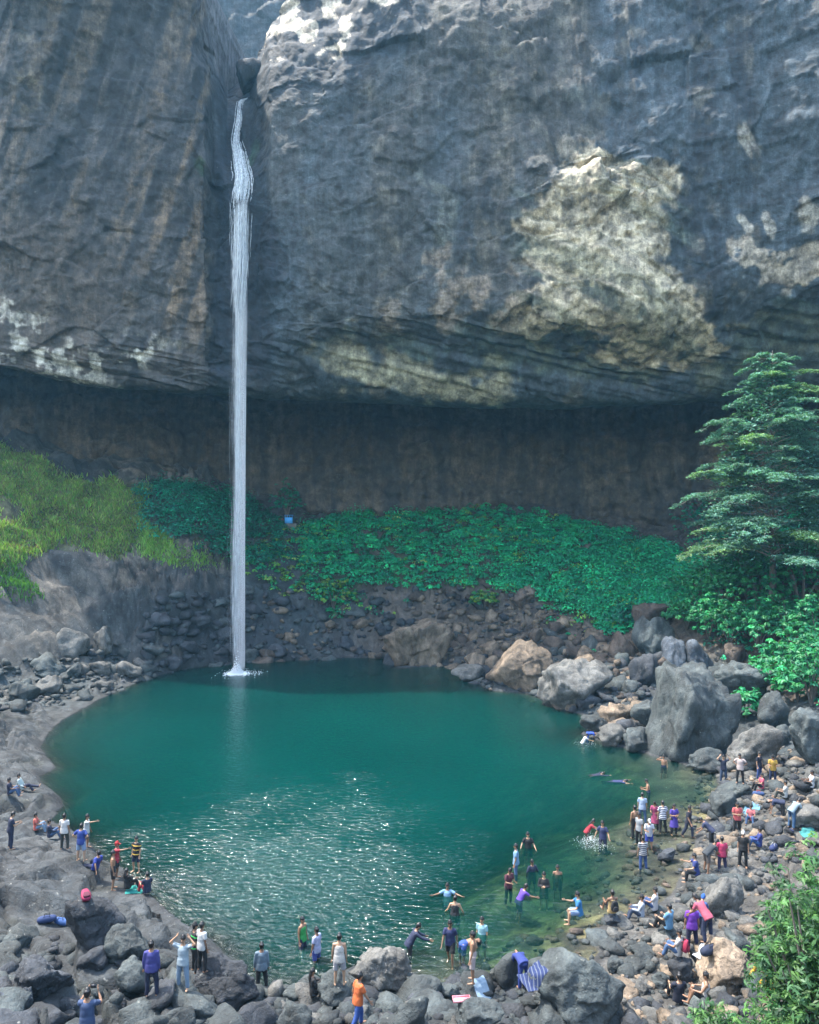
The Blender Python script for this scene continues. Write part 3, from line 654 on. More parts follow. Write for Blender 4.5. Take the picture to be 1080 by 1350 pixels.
# ------------------------------------------------------------------ the cliff: a curved wall with a deep overhang, a notch for the fall and a cave behind
CL = {  # photo column: (row, distance) from the cave floor up to the rim
 -170: [(780, 102), (640, 112), (520, 118), (505, 114), (500, 104), (480, 98), (400, 97), (250, 96), (100, 95), (-60, 94), (-260, 94)],
 0:    [(780, 95), (640, 106), (530, 112), (503, 108), (494, 97), (470, 91), (400, 90), (250, 88), (100, 86.5), (-60, 85), (-260, 85)],
 120:  [(780, 97), (650, 109), (532, 114), (516, 109), (508, 98), (470, 91.5), (400, 90.5), (250, 89), (100, 88), (-60, 87), (-260, 87)],
 225:  [(780, 99), (660, 112), (535, 116), (520, 110), (512, 98), (480, 91.5), (400, 90.5), (250, 89.5), (100, 89), (-60, 88.5), (-260, 88)],
 255:  [(780, 99), (665, 113), (536, 116), (521, 110), (514, 98), (480, 91.8), (400, 91), (250, 90), (100, 90), (-60, 90), (-260, 90)],
 271:  [(780, 99), (667, 113), (536, 116), (521, 110), (514, 98), (480, 91.8), (400, 91), (250, 90.5), (120, 91.5), (50, 93), (10, 95)],
 283:  [(780, 99.5), (670, 113), (537, 116.5), (523, 110.5), (515, 98), (480, 92.5), (400, 92.5), (265, 93.5), (170, 95), (92, 96.5), (72, 99)],
 300:  [(780, 100), (680, 113), (538, 117), (524, 111), (516, 98), (480, 92.8), (400, 92.6), (268, 92.2), (200, 96), (136, 99), (120, 106)],
 330:  [(780, 100), (685, 113), (539, 117), (525, 111), (516, 98), (480, 93), (400, 92.6), (270, 92.2), (200, 96), (128, 98.5), (100, 105)],
 342:  [(780, 100), (690, 113.5), (540, 117), (526, 111), (515, 98), (480, 93), (400, 92.6), (270, 92.6), (180, 95), (100, 97), (72, 112)],
 356:  [(780, 101), (690, 114), (540, 117), (526, 111), (508, 98), (475, 93), (400, 92), (270, 91.6), (150, 92.4), (82, 94.2), (46, 98)],
 380:  [(780, 101), (690, 114), (541, 117.5), (527, 111.5), (500, 99), (466, 93.2), (400, 91.8), (270, 91.5), (150, 92), (78, 93.6), (10, 97)],
 440:  [(785, 102), (690, 115), (543, 118), (528, 112), (492, 102), (448, 94), (400, 92), (270, 91.5), (150, 92), (74, 93.2), (-50, 96.5)],
 490:  [(790, 102), (690, 116), (545, 119), (531, 113), (497, 103), (445, 94), (400, 92), (270, 91.5), (150, 92), (40, 92.6), (-50, 94)],
 535:  [(790, 103), (690, 116), (545, 119), (532, 113), (500, 103), (443, 94), (400, 92), (270, 91.5), (100, 92), (-60, 93), (-260, 95)],
 640:  [(795, 103), (692, 117), (547, 120), (534, 114), (500, 104), (446, 94), (395, 91.5), (270, 91), (100, 91.5), (-60, 92.5), (-260, 94)],
 690:  [(795, 103), (695, 117), (547, 120), (536, 114), (500, 104), (455, 94), (400, 90), (250, 89.8), (100, 91), (-60, 92), (-260, 93)],
 730:  [(800, 103), (697, 117), (547, 120), (536, 114), (502, 104), (465, 94.5), (400, 88.8), (250, 88.6), (225, 90.4), (-60, 91.5), (-260, 92.5)],
 820:  [(800, 103), (702, 116), (547, 119), (536, 113), (507, 104), (478, 95), (400, 87.8), (240, 87.8), (215, 89.8), (-60, 91), (-260, 92)],
 900:  [(800, 102), (705, 113), (548, 117), (536, 112), (510, 104), (480, 95.5), (400, 90), (260, 89), (100, 89), (-60, 89.5), (-260, 90)],
 1000: [(800, 98), (705, 107), (560, 113), (540, 108), (500, 100), (440, 92), (365, 88), (250, 87), (100, 87), (-60, 87), (-260, 87)],
 1090: [(800, 94), (705, 103), (560, 109), (530, 104), (480, 96), (400, 89), (320, 86), (250, 84.5), (100, 84), (-60, 84), (-260, 84)],
 1300: [(800, 82), (705, 88), (560, 95), (530, 92), (480, 86), (400, 80), (320, 78), (250, 77), (100, 76), (-60, 75), (-260, 75)],
}
ck = sorted(CL)
cc = np.concatenate([np.linspace(-170, 255, 215, endpoint=False), np.linspace(255, 385, 100, endpoint=False), np.linspace(385, 1090, 350, endpoint=False), np.linspace(1090, 1300, 40)])
ctlr = np.array([CL[k] for k in ck], float)
edge = np.interp(ck, [-170, 0, 60, 120, 225, 300, 450, 600, 750, 900, 1000, 1090, 1300], [470, 484, 502, 510, 516, 521, 529, 535, 535, 531, 526, 518, 505])
ctlr[:, 2, 0] = edge - 14                                      # the cave's back wall runs up behind the lip
ctlr[:, 3, 0] = edge - 22
ctlr[:, 4, 0] = edge                                           # sharp lower edge of the lip
ctlr[:, 4, 1] = np.maximum(ctlr[:, 5, 1] + np.clip((edge - ctlr[:, 5, 0]) * .085, 2, 8), ctlr[:, 5, 1] + 2)
ctlr[:, 3, 1] = np.maximum(ctlr[:, 3, 1], ctlr[:, 4, 1] + 8)
ctlr[:, 2, 1] = np.maximum(ctlr[:, 2, 1], ctlr[:, 3, 1] + 4)
ctlr[:, 0, 1] = ctlr[:, 1, 1] + 3                              # the foot of the wall stays behind the slope
ctlr[:, 10, 0] = np.where(ctlr[:, 10, 0] < -62, -62, ctlr[:, 10, 0])
ctlr[:, 9, 0] = np.where(ctlr[:, 9, 0] < -30, -30, ctlr[:, 9, 0])
                  # columns x 11 x 2
prof = np.stack([np.stack([np.interp(cc, ck, ctlr[:, r, c]) for c in (0, 1)], -1) for r in range(11)], 1)
# sample each column along its profile
NR = 520
tk = np.array([0, .08, .25, .29, .35, .43, .53, .68, .82, .93, 1.0])
tt = np.linspace(0, 1, NR)
def cubic(tk, v, t):
    m = np.gradient(v, tk, axis=0)
    d = np.diff(v, axis=0) / np.diff(tk)[:, None]
    for i in range(len(tk)):          # monotone limiting
        lo = d[max(i - 1, 0)]; hi = d[min(i, len(d) - 1)]
        m[i] = np.where(lo * hi <= 0, 0, np.sign(lo) * np.minimum(np.abs(m[i]), 3 * np.minimum(np.abs(lo), np.abs(hi))))
    i = np.clip(np.searchsorted(tk, t) - 1, 0, len(tk) - 2)
    h = (tk[i + 1] - tk[i])[:, None]
    s = ((t - tk[i])[:, None]) / h
    return (2 * s**3 - 3 * s**2 + 1) * v[i] + (s**3 - 2 * s**2 + s) * h * m[i] + (-2 * s**3 + 3 * s**2) * v[i + 1] + (s**3 - s**2) * h * m[i + 1]
pyg = cubic(tk, prof[:, :, 0].T, tt)
dg = cubic(tk, prof[:, :, 1].T, tt)
# soften the interpolation kinks between the measured columns, except at the notch
def smooth_cols(a, n=14):
    k = np.hanning(2 * n + 1); k /= k.sum()
    p = np.pad(a, ((0, 0), (n, n)), mode='edge')
    s = np.stack([np.convolve(r, k, 'valid') for r in p])
    m = np.maximum(sstep(275, 240, cc), sstep(500, 560, cc))
    return a * (1 - m) + s * m
pyg, dg = smooth_cols(pyg), smooth_cols(dg)
pxg = np.broadcast_to(cc, pyg.shape)
CP = np.stack([(pxg - CX) / F * dg, dg, CAMZ + (HY - pyg) / F * dg], -1)
def normals(g):
    du = np.gradient(g, axis=1); dv = np.gradient(g, axis=0)
    n = np.cross(du, dv)
    return n / (np.linalg.norm(n, axis=-1, keepdims=True) + 1e-9)
CN = normals(CP)
if (CN[..., 1].mean()) > 0:
    CN = -CN
amp = np.where(tt < .27, 1.0, 1.0)[:, None] * np.ones_like(pxg)
amp = amp * (1 - .75 * np.exp(-((pxg - 316) / 40) ** 2) * sstep(300, 200, pyg))
blk_w = sstep(-.3, .5, fbm(CP * .05, 3, 19))                   # some parts break into blocks, some are smooth
q = CP + np.stack([fbm(CP * .12, 3, 14), fbm(CP * .12, 3, 15), fbm(CP * .12, 3, 16)], -1) * .9
cf = (facet(q * np.array([.13, .13, .20]), 230, 1.5, 2.6) + .6 * facet(q * np.array([.36, .36, .52]), 240, 1.0, 2.0) * (.35 + .9 * blk_w) + .28 * facet(q * np.array([.95, .95, 1.2]), 250, .8, 1.8) * (.3 + blk_w))
a1, a2, aid = worley(q * np.array([.16, .16, .24]), 200)
b1, b2, bid = worley(q * np.array([.55, .55, .75]), 210)
c1_, c2_, cid2 = worley(q * np.array([1.3, 1.3, 1.7]), 220)
amp *= 1 - .6 * np.exp(-((tt - .35) / .03) ** 2)[:, None]
palep = sstep(40, -10, poly_dist(pxg, pyg, [(695, 262), (745, 243), (830, 228), (885, 222), (892, 300), (905, 420), (960, 450), (890, 478), (740, 450), (690, 440)]) * np.where(in_poly(pxg, pyg, [(695, 262), (745, 243), (830, 228), (885, 222), (892, 300), (905, 420), (960, 450), (890, 478), (740, 450), (690, 440)]), -1, 1))
cavg = sstep(.29, .25, tt)[:, None]
cd = (cavg * (cf * .35 + ridged(CP * np.array([.35, .35, .04]), 3, 141) * .35 + fbm(CP * np.array([.1, .1, .8]), 3, 142) * .25) + fbm(CP * .045, 3, 12) * 1.1 + cf * (.27 + .30 * palep) + palep * facet(q @ np.array([[.8, .2, .3], [0, .8, 0], [-.3, 0, 1.0]]) * .8, 260, .5, 1.0) * .45 + fbm(CP * .35, 3, 17) * .25 + fbm(CP * 1.1, 4, 18) * .12
      - .05 * (1 - sstep(0, .05, a2 - a1)) * blk_w)
# slanting strata under the lip
under = sstep(.27, .32, tt)[:, None] * sstep(.50, .42, tt)[:, None] * np.ones_like(pxg)
cd += under * (ridged(CP @ np.array([[.05, 0, .16], [0, .2, .1], [.12, .05, .9]]), 4, 23) * .35)
CP2 = CP + CN * (cd * amp)[..., None]
# colour of the rock by stain, with sunlight on the shelf painted in
wx = fbm(CP * .10, 4, 81) * 30
wy = fbm(CP * .10, 4, 82) * 26
ux, uy = pxg + wx, pyg + wy
ragged = fbm(CP * .5, 5, 83)
def blob(cx, cy, rx, ry, soft=.5):
    r = np.sqrt(((ux - cx) / rx) ** 2 + ((uy - cy) / ry) ** 2) + ragged * .32
    return sstep(1 + soft * .5, 1 - soft * .5, r)
def patch(poly, soft=22):
    ins = in_poly(ux, uy, poly)
    dd = poly_dist(ux, uy, poly) * np.where(ins, 1, -1) + ragged * 16
    return sstep(-soft * .5, soft * .5, dd)
tcl = np.zeros(pxg.shape + (3,)) + np.array([.125, .135, .14])
left = sstep(300, 262, pxg)
tcl = mixc(tcl, (.120, .108, .098), left)
diag = fbm(np.stack([(pxg + .33 * pyg) / 13.0, (pyg - .33 * pxg) / 260.0, pxg * 0], -1), 4, 91)
tcl = mixc(tcl, (.46, .31, .18), left * sstep(.0, .8, diag + .45 * ragged) * (.45 + .55 * sstep(-.3, .5, fbm(CP * .06, 3, 99))) * sstep(520, 380, pyg) * .8)
tcl = mixc(tcl, (.055, .058, .06), left * sstep(.0, -.7, diag) * .7)
vst = fbm(np.stack([(pxg + wx * .5) / 34.0, (pyg + wy) / 300.0, pxg * 0 + 3], -1), 5, 92, .6)
tcl = mixc(tcl, (.030, .030, .032), left * sstep(.05, .6, -diag + .3 * ragged) * .7)
tcl = mixc(tcl, (.030, .040, .050), (1 - left) * sstep(-.1, .5, vst) * sstep(480, 400, pyg) * .85)
tcl = mixc(tcl, (.17, .125, .09), sstep(-.15, .6, fbm(CP * np.array([.07, .07, .03]), 4, 133)) * .75)
tcl = mixc(tcl, (.34, .25, .17), (1 - left) * sstep(.1, .6, vst * .5 + ragged * .5) * .6)
face = sstep(.40, .46, tt)[:, None]
tcl = mixc(tcl, (.92, .78, .54), patch([(695, 262), (745, 243), (830, 228), (885, 222), (892, 300), (870, 340), (905, 420), (960, 450), (890, 478), (800, 468), (740, 450), (690, 440), (700, 400), (740, 380), (712, 330)]) * (.75 + .22 * sstep(-.5, .2, ragged)))
tcl = mixc(tcl, (.48, .40, .24), patch([(690, 400), (800, 395), (905, 425), (1000, 430), (1100, 440), (1100, 470), (960, 490), (860, 500), (740, 490), (640, 470)]) * sstep(-.6, .5, ragged) * .7)
tcl = mixc(tcl, (.42, .34, .26), patch([(530, 345), (575, 330), (585, 300), (600, 370), (690, 330), (720, 380), (690, 440), (560, 440), (525, 420)]) * sstep(-.4, .4, ragged) * .75)
tcl = mixc(tcl, (.30, .27, .20), blob(575, 265, 16, 55) * .6 + blob(750, 135, 55, 22) * .45 * sstep(-.2, .5, ragged))
tcl = mixc(tcl, (.42, .38, .30), blob(760, 220, 26, 18) * .7)
tcl = mixc(tcl, (.62, .58, .48), np.maximum.reduce([blob(975, 165, 6, 16, .8), blob(1012, 290, 9, 22), blob(978, 295, 7, 20), blob(1072, 290, 16, 28), blob(986, 160, 7, 14, .8)]) * .8)
tcl = mixc(tcl, (.62, .54, .42), patch([(940, 330), (1010, 320), (1040, 345), (1100, 330), (1100, 420), (1060, 395), (1010, 380), (970, 350)]) * sstep(-.1, .35, ragged) * .9)
tcl = mixc(tcl, (.55, .51, .33), patch([(398, 462), (440, 448), (520, 462), (600, 475), (690, 478), (700, 515), (600, 520), (500, 512), (430, 502)]) * sstep(-.7, .3, fbm(CP @ np.array([[.05, 0, .16], [0, .2, .1], [.12, .05, .9]]), 4, 93)) * .85)
tcl = mixc(tcl, (.10, .13, .075), patch([(520, 440), (640, 440), (760, 470), (880, 490), (950, 460), (1000, 400), (1100, 420), (1100, 520), (900, 500), (740, 500), (600, 470)]) * .55)
lich = sstep(-.16, .30, fbm(CP * .75, 5, 95) + .25 * fbm(CP * .2, 2, 96))
tcl = mixc(tcl, (.78, .74, .62), lich * np.maximum(patch([(-100, 380), (30, 400), (60, 440), (200, 425), (235, 440), (205, 480), (180, 512), (60, 505), (-100, 470)], 40), .0) * .9)
tcl = mixc(tcl, (.34, .29, .21), blob(45, 90, 20, 75) * sstep(-.3, .3, ragged) * .8)
# the wet streak behind and beside the fall
wetf = sstep(1.25, .75, np.abs((pxg + wx * .25 - 318) / (30 + 12 * sstep(150, 300, pyg) + ragged * 9))) * sstep(90, 190, pyg) * sstep(545, 480, pyg)
tcl = mixc(tcl, (.014, .024, .036), np.clip(wetf, 0, .96))
tcl = mixc(tcl, (.05, .11, .045), (blob(336, 210, 10, 26) + blob(286, 222, 9, 14)) * .8)
tcl = mixc(tcl, (.10, .115, .12), blob(400, 300, 60, 250) * .3)
# shelf above the fall: its sunlit patches are painted in as cream
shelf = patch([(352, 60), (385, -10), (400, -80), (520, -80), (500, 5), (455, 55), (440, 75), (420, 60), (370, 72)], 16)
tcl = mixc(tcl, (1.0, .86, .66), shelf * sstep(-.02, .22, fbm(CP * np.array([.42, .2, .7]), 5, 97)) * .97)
cave = sstep(.33, .30, tt)[:, None] * np.ones_like(pxg)
tcl = mixc(tcl, (.17, .125, .085), cave * .92)
tcl = mixc(tcl, (.25, .18, .12), cave * sstep(0, .7, fbm(CP * np.array([.15, .15, .3]), 4, 98)) * .8)
tcl = mixc(tcl, (.050, .048, .046), cave * sstep(.1, .7, vst) * .7)
green_ = sstep(.05, .5, fbm(CP @ np.array([[.10, 0, .25], [0, .2, .1], [.2, .05, .5]]), 4, 131)) * palep
tcl = mixc(tcl, (.24, .25, .15), green_ * .55)
tcl = mixc(tcl, (.10, .085, .07), palep * sstep(.35, .7, ragged) * .5)
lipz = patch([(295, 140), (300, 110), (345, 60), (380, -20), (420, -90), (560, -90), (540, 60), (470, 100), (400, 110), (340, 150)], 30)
tcl = mixc(tcl, (.040, .050, .060), lipz * (1 - shelf * sstep(-.02, .22, fbm(CP * np.array([.42, .2, .7]), 5, 97))) * .9)  # darkens the rock round the painted sunlit patches, so only they look lit
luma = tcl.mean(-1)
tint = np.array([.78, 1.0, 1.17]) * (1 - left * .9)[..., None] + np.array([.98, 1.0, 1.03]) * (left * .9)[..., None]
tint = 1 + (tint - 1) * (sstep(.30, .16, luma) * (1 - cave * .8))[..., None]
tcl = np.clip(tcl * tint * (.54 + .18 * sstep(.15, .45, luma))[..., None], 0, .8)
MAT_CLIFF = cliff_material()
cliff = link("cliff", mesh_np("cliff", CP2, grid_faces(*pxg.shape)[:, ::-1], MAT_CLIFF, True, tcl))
tag(cliff, kind='structure')

# the plateau behind the rim and the far wall of the gorge the stream comes down
rim = CP2[-1]
gap = (sstep(262, 280, cc) * sstep(470, 400, cc))[:, None]
pv = np.concatenate([rim, rim + np.array([0, 30, 5.0]) * (1 - gap) + np.array([0, 12, -9.0]) * gap, rim + np.array([0, 88, 6.0]) * (1 - gap) + np.array([0, 42, -22.0]) * gap])
pl = link("plateau", mesh_np("plateau", pv, grid_faces(3, len(cc)), MAT_CLIFF, True, np.zeros((len(pv), 3)) + .12))
tag(pl, kind='structure')
gx = np.linspace(-90, 40, 190)
gz = np.linspace(58, 134, 120)
GX, GZ = np.meshgrid(gx, gz)
GY = 165 + .006 * (GX + 25) ** 2 * -1 + 0 * GZ + (GZ - 60) * .10
g3 = np.stack([GX, GY, GZ], -1)
gd = facet(g3 * .08, 120, 2.5, 4) + fbm(g3 * .3, 4, 121) * .5
g3[..., 1] += gd
far = link("gorge_wall", mesh_np("gorge_wall", g3, grid_faces(*GX.shape)[:, ::-1], MAT_CLIFF, True, np.zeros(GX.shape + (3,)) + np.array([.055, .065, .075])))
tag(far, kind='structure')

# ------------------------------------------------------------------ water of the pool
wxs = np.arange(-40, 34, .5)
wys = np.arange(22, 104, .5)
WX, WY = np.meshgrid(wxs, wys)
nt = NT("pool_water")
p = nt.pos()
depth = nt.attr("depth").outputs['Fac']
turb = nt.math('SUBTRACT', 1.0, nt.math('POWER', 2.718, nt.math('MULTIPLY', depth, -0.48)))
turb = nt.math('MINIMUM', turb, 0.985)
w1 = nt.noise(nt.scalev(p, (1.0, 1.6, 1.0)), 2.3, 3, 0.5, 0.6)
w2 = nt.noise(nt.scalev(p, (1.0, 1.5, 1.0)), 4.2, 3, 0.55, 0.5)
w3 = nt.noise(p, 0.22, 2, 0.5)
h = nt.math('ADD', nt.math('MULTIPLY', w1, 0.33), nt.math('MULTIPLY', w2, 0.10))
ctr = G(365, 1190)
dv = nt.n("ShaderNodeVectorMath", {0: nt.n("ShaderNodeVectorMath", {0: p, 1: (float(ctr[0]), float(ctr[1]), 0.0)}, operation='SUBTRACT').outputs[0], 1: (.085, .048, 0.0)}, operation='MULTIPLY').outputs[0]
ruf = nt.n("ShaderNodeVectorMath", {0: dv}, operation='LENGTH').outputs['Value']
ruf = nt.ramp(nt.math('ADD', ruf, nt.math('MULTIPLY', nt.math('SUBTRACT', w3, .5), 1.1)), [(0.20, .92), (0.58, .36), (0.95, .13)])   # breeze ruffles the near left part
gust = ruf
nrm = nt.bump(nt.math('MULTIPLY', h, gust), 1.0, 1.3)
nrm_soft = nt.bump(nt.math('MULTIPLY', h, gust), 1.0, 0.2)
tone = nt.noise(p, 0.10, 3, 0.5)
body = nt.mix((0.000, 0.019, 0.017), (0.000, 0.036, 0.030), tone)
diff = nt.n("ShaderNodeBsdfDiffuse", {'Color': body})
trans = nt.n("ShaderNodeBsdfTransparent", {'Color': nt.mix((1, 1, 1), (0.45, 0.78, 0.62), nt.math('MINIMUM', nt.math('MULTIPLY', depth, 0.9), 1.0))})
under_ = nt.n("ShaderNodeMixShader", {0: turb, 1: trans.outputs[0], 2: diff.outputs[0]})
gl = nt.n("ShaderNodeBsdfGlossy", {'Roughness': 0.09, 'Normal': nrm})
fr = nt.n("ShaderNodeFresnel", {'IOR': 1.333, 'Normal': nrm_soft})
ms = nt.n("ShaderNodeMixShader", {0: fr.outputs[0], 1: under_.outputs[0], 2: gl.outputs[0]})
nt.t.links.new(ms.outputs[0], nt.out.inputs[0])
MAT_WATER = nt.m
def build_water():
    dep = np.maximum(-terr(WX, WY), 0)
    w = link("pool_water", mesh_np("pool_water", np.stack([WX, WY, WX * 0], -1), grid_faces(*WX.shape), MAT_WATER, True, attrs={'depth': dep}))
    tag(w, kind='structure')
build_water()

# ------------------------------------------------------------------ the waterfall
nt = NT("falling_water")
d_ = nt.n("ShaderNodeBsdfDiffuse", {'Color': (.88, .92, .95)})
t_ = nt.n("ShaderNodeBsdfTranslucent", {'Color': (.88, .92, .95)})
m1 = nt.n("ShaderNodeMixShader", {0: .45, 1: d_.outputs[0], 2: t_.outputs[0]})
tr_ = nt.n("ShaderNodeBsdfTransparent", {})
br = nt.noise(nt.scalev(nt.pos(), (6, 6, .35)), 1.0, 3)
al = nt.math('ADD', .16, nt.math('MULTIPLY', nt.ramp(br, [(.35, 0.0), (.65, 1.0)]), .40))
m2 = nt.n("ShaderNodeMixShader", {0: al, 1: tr_.outputs[0], 2: m1.outputs[0]})
nt.t.links.new(m2.outputs[0], nt.out.inputs[0])
MAT_FALL = nt.m
nt = NT("fall_mist")
d_ = nt.n("ShaderNodeBsdfDiffuse", {'Color': (.85, .9, .95)})
t_ = nt.n("ShaderNodeBsdfTranslucent", {'Color': (.85, .9, .95)})
m1 = nt.n("ShaderNodeMixShader", {0: .5, 1: d_.outputs[0], 2: t_.outputs[0]})
m2 = nt.n("ShaderNodeMixShader", {0: .05, 1: nt.n("ShaderNodeBsdfTransparent", {}).outputs[0], 2: m1.outputs[0]})
nt.t.links.new(m2.outputs[0], nt.out.inputs[0])
MAT_MIST = nt.m
MAT_FOAM = plain("white_foam", (.86, .90, .92), .7)

fall = link("waterfall", None, loc=W(312, 888, 88.5))
fb = np.array(fall.location)
tag(fall, "tall thin white waterfall dropping from the notch in the cliff into the pool", "waterfall")
def strands(path, n, sig, r0, r1, seed, span=(.2, 1.0), seg=46, wob=.15):
    rg = np.random.default_rng(seed)
    path = np.array(path, float)
    ln = np.concatenate([[0], np.cumsum(np.linalg.norm(np.diff(path, axis=0), axis=1))])
    ln /= ln[-1]
    V, Fc = [], []
    ang = np.arange(3) / 3 * 2 * math.pi
    for k in range(n):
        sp = rg.uniform(*span)
        a = rg.uniform(0, 1 - sp + 1e-6)
        t = np.linspace(a, a + sp, seg)
        c = np.stack([np.interp(t, ln, path[:, i]) for i in range(3)], -1)
        sg = np.interp(t, ln, np.linspace(sig[0], sig[1], len(ln)))
        off = rg.normal(0, 1, 2)
        ph = rg.uniform(0, 9)
        c[:, 0] += off[0] * sg + np.sin(t * 11 + ph * .2) * wob * t + np.sin(t * 37 + ph) * wob * .35
        c[:, 1] += off[1] * sg + np.cos(t * 23 + ph) * wob * .3
        r = rg.uniform(r0, r1) * np.sin(np.linspace(.12, math.pi - .12, seg)) ** .5
        ring = c[:, None, :] + np.stack([np.cos(ang), np.sin(ang), ang * 0], -1)[None] * r[:, None, None]
        b = len(V) * seg * 3
        V.append(ring.reshape(-1, 3))
        i = np.arange(seg - 1)[:, None] * 3
        j = np.arange(3)[None]
        Fc.append(np.stack([i + j, i + (j + 1) % 3, i + 3 + (j + 1) % 3, i + 3 + j], -1).reshape(-1, 4) + b)
    return np.concatenate(V), np.concatenate(Fc)
main_path = [W(318, 262, 91.4), W(318, 285, 90.6), W(317, 330, 90.0), W(315, 420, 89.4), W(313, 560, 88.9), W(312, 720, 88.6), W(312, 889, 88.5)]
v, f = strands(main_path, 420, (.27, .20), .010, .024, 5, (.04, .25), 16, .10)
va, fa = strands(main_path[:4], 420, (.40, .34), .015, .045, 15, (.15, .6), 16, .06)
v, f = np.concatenate([v, va]), np.concatenate([f, fa + len(v)])
vm, fm = strands(main_path, 500, (.38, .50), .015, .035, 16, (.02, .09), 8, .2)
link("mist", mesh_np("mist", vm - fb, fm, MAT_MIST, True), fall)
link("falling_stream", mesh_np("falling_stream", v - fb, f, MAT_FALL, True), fall)
# the body of the fall: a cloud of fine drops, thick at the brink, thin lower down
nt = NT("fall_cloud")
pp = nt.pos()
sx_ = nt.n("ShaderNodeSeparateXYZ", {0: pp})
dx_ = nt.math('DIVIDE', nt.math('ADD', sx_.outputs[0], nt.math('ADD', 19.2, nt.math('MULTIPLY', nt.math('SUBTRACT', nt.noise(nt.scalev(pp, (0, 0, .16)), 1.0, 2), .5), .5))), .36)
gs_ = nt.math('POWER', 2.718, nt.math('MULTIPLY', nt.math('MULTIPLY', dx_, dx_), -1.0))
hz_ = nt.n("ShaderNodeMapRange", {'Value': sx_.outputs[2], 'From Min': 0.0, 'From Max': 53.0, 'To Min': .62, 'To Max': 2.6}).outputs[0]
br_ = nt.ramp(nt.noise(nt.scalev(pp, (3.5, 3.5, .22)), 1.0, 4, .6), [(.36, .08), (.66, 1.25)])
cv = nt.n("ShaderNodeVolumePrincipled", {'Color': (.97, .98, 1.0), 'Density': nt.math('MULTIPLY', nt.math('MULTIPLY', gs_, hz_), nt.math('MULTIPLY', br_, 1.0)), 'Anisotropy': 0.0})
nt.t.links.new(cv.outputs[0], nt.out.inputs['Volume'])
nt.m.cycles.volume_step_rate = .06
cpath = np.array(main_path)
cpath = np.stack([np.interp(np.linspace(0, 1, 26), np.linspace(0, 1, 7), cpath[:, i]) for i in range(3)], -1)
ang_ = np.arange(14) / 14 * 2 * math.pi
ring_ = cpath[:, None] + np.stack([np.cos(ang_) * .95, np.sin(ang_) * .5, ang_ * 0], -1)[None]
ii, jj = np.arange(25)[:, None] * 14, np.arange(14)[None]
cf_ = np.stack([ii + jj, ii + 14 + jj, ii + 14 + (jj + 1) % 14, ii + (jj + 1) % 14], -1).reshape(-1, 4)
cvt = np.concatenate([ring_.reshape(-1, 3), cpath[:1], cpath[-1:]])
cap_ = np.array([(364, (j + 1) % 14, j, j) for j in range(14)])
tri_ = np.concatenate([cf_[:, [0, 2, 1]], cf_[:, [0, 3, 2]], [(364, j, (j + 1) % 14) for j in range(14)], [(365, 350 + (j + 1) % 14, 350 + j) for j in range(14)]])
link("spray_column", mesh_np("spray_column", cvt - fb, tri_, nt.m, True), fall)
top_path = [W(352, 118, 101), W(336, 128, 99.6), W(317, 134, 98.2), W(315, 160, 96.6), W(311, 185, 95.4), W(316, 208, 94.3), W(320, 235, 92.8), W(318, 268, 91.2)]
v, f = strands(top_path, 46, (.12, .30), .05, .10, 6, (.25, .7), 30, .05)
v2, f2_ = strands(top_path[4:], 120, (.30, .55), .05, .11, 7, (.3, 1.0), 24, .10)
link("cascade", mesh_np("cascade", np.concatenate([v, v2]) - fb, np.concatenate([f, f2_ + len(v)]), MAT_FALL, True), fall)
def droplets(center, n, spread, zs, r, seed):
    rg = np.random.default_rng(seed)
    oct_v = np.array([(1, 0, 0), (-1, 0, 0), (0, 1, 0), (0, -1, 0), (0, 0, 1), (0, 0, -1)], float)
    oct_f = np.array([(0, 2, 4), (2, 1, 4), (1, 3, 4), (3, 0, 4), (2, 0, 5), (1, 2, 5), (3, 1, 5), (0, 3, 5)])
    ps = rg.normal(0, 1, (n, 3)) * np.array([spread, spread, 0]) + np.array(center)
    d = np.exp(-((ps[:, 0] - center[0]) ** 2 + (ps[:, 1] - center[1]) ** 2) / (2 * (spread * .7) ** 2))
    ps[:, 2] = center[2] + np.abs(rg.normal(0, 1, n)) * zs * d
    rr = rg.uniform(r[0], r[1], n) * rg.uniform(.4, 1, n)
    V = ps[:, None, :] + oct_v[None] * rr[:, None, None] * np.array([1.3, 1.3, .8])
    return V.reshape(-1, 3), (oct_f[None] + np.arange(n)[:, None, None] * 6).reshape(-1, 3)
v, f = droplets((0, 0, 0), 1300, .50, .95, (.02, .09), 8)
va, fa = droplets((.5, .4, 0), 420, 1.0, .06, (.02, .06), 9)
link("splash", mesh_np("splash", np.concatenate([v, va]), np.concatenate([f, fa + len(v)]), MAT_FOAM, True), fall)
# ------------------------------------------------------------------ boulders and rocks
def ico(sub):
    import bmesh
    bm = bmesh.new()
    bmesh.ops.create_icosphere(bm, subdivisions=sub, radius=1.0)
    v = np.array([x.co[:] for x in bm.verts])
    f = np.array([[q.index for q in p.verts] for p in bm.faces])
    bm.free()
    return v, f
ICO = {k: ico(k) for k in (1, 2, 3, 4, 5, 6)}

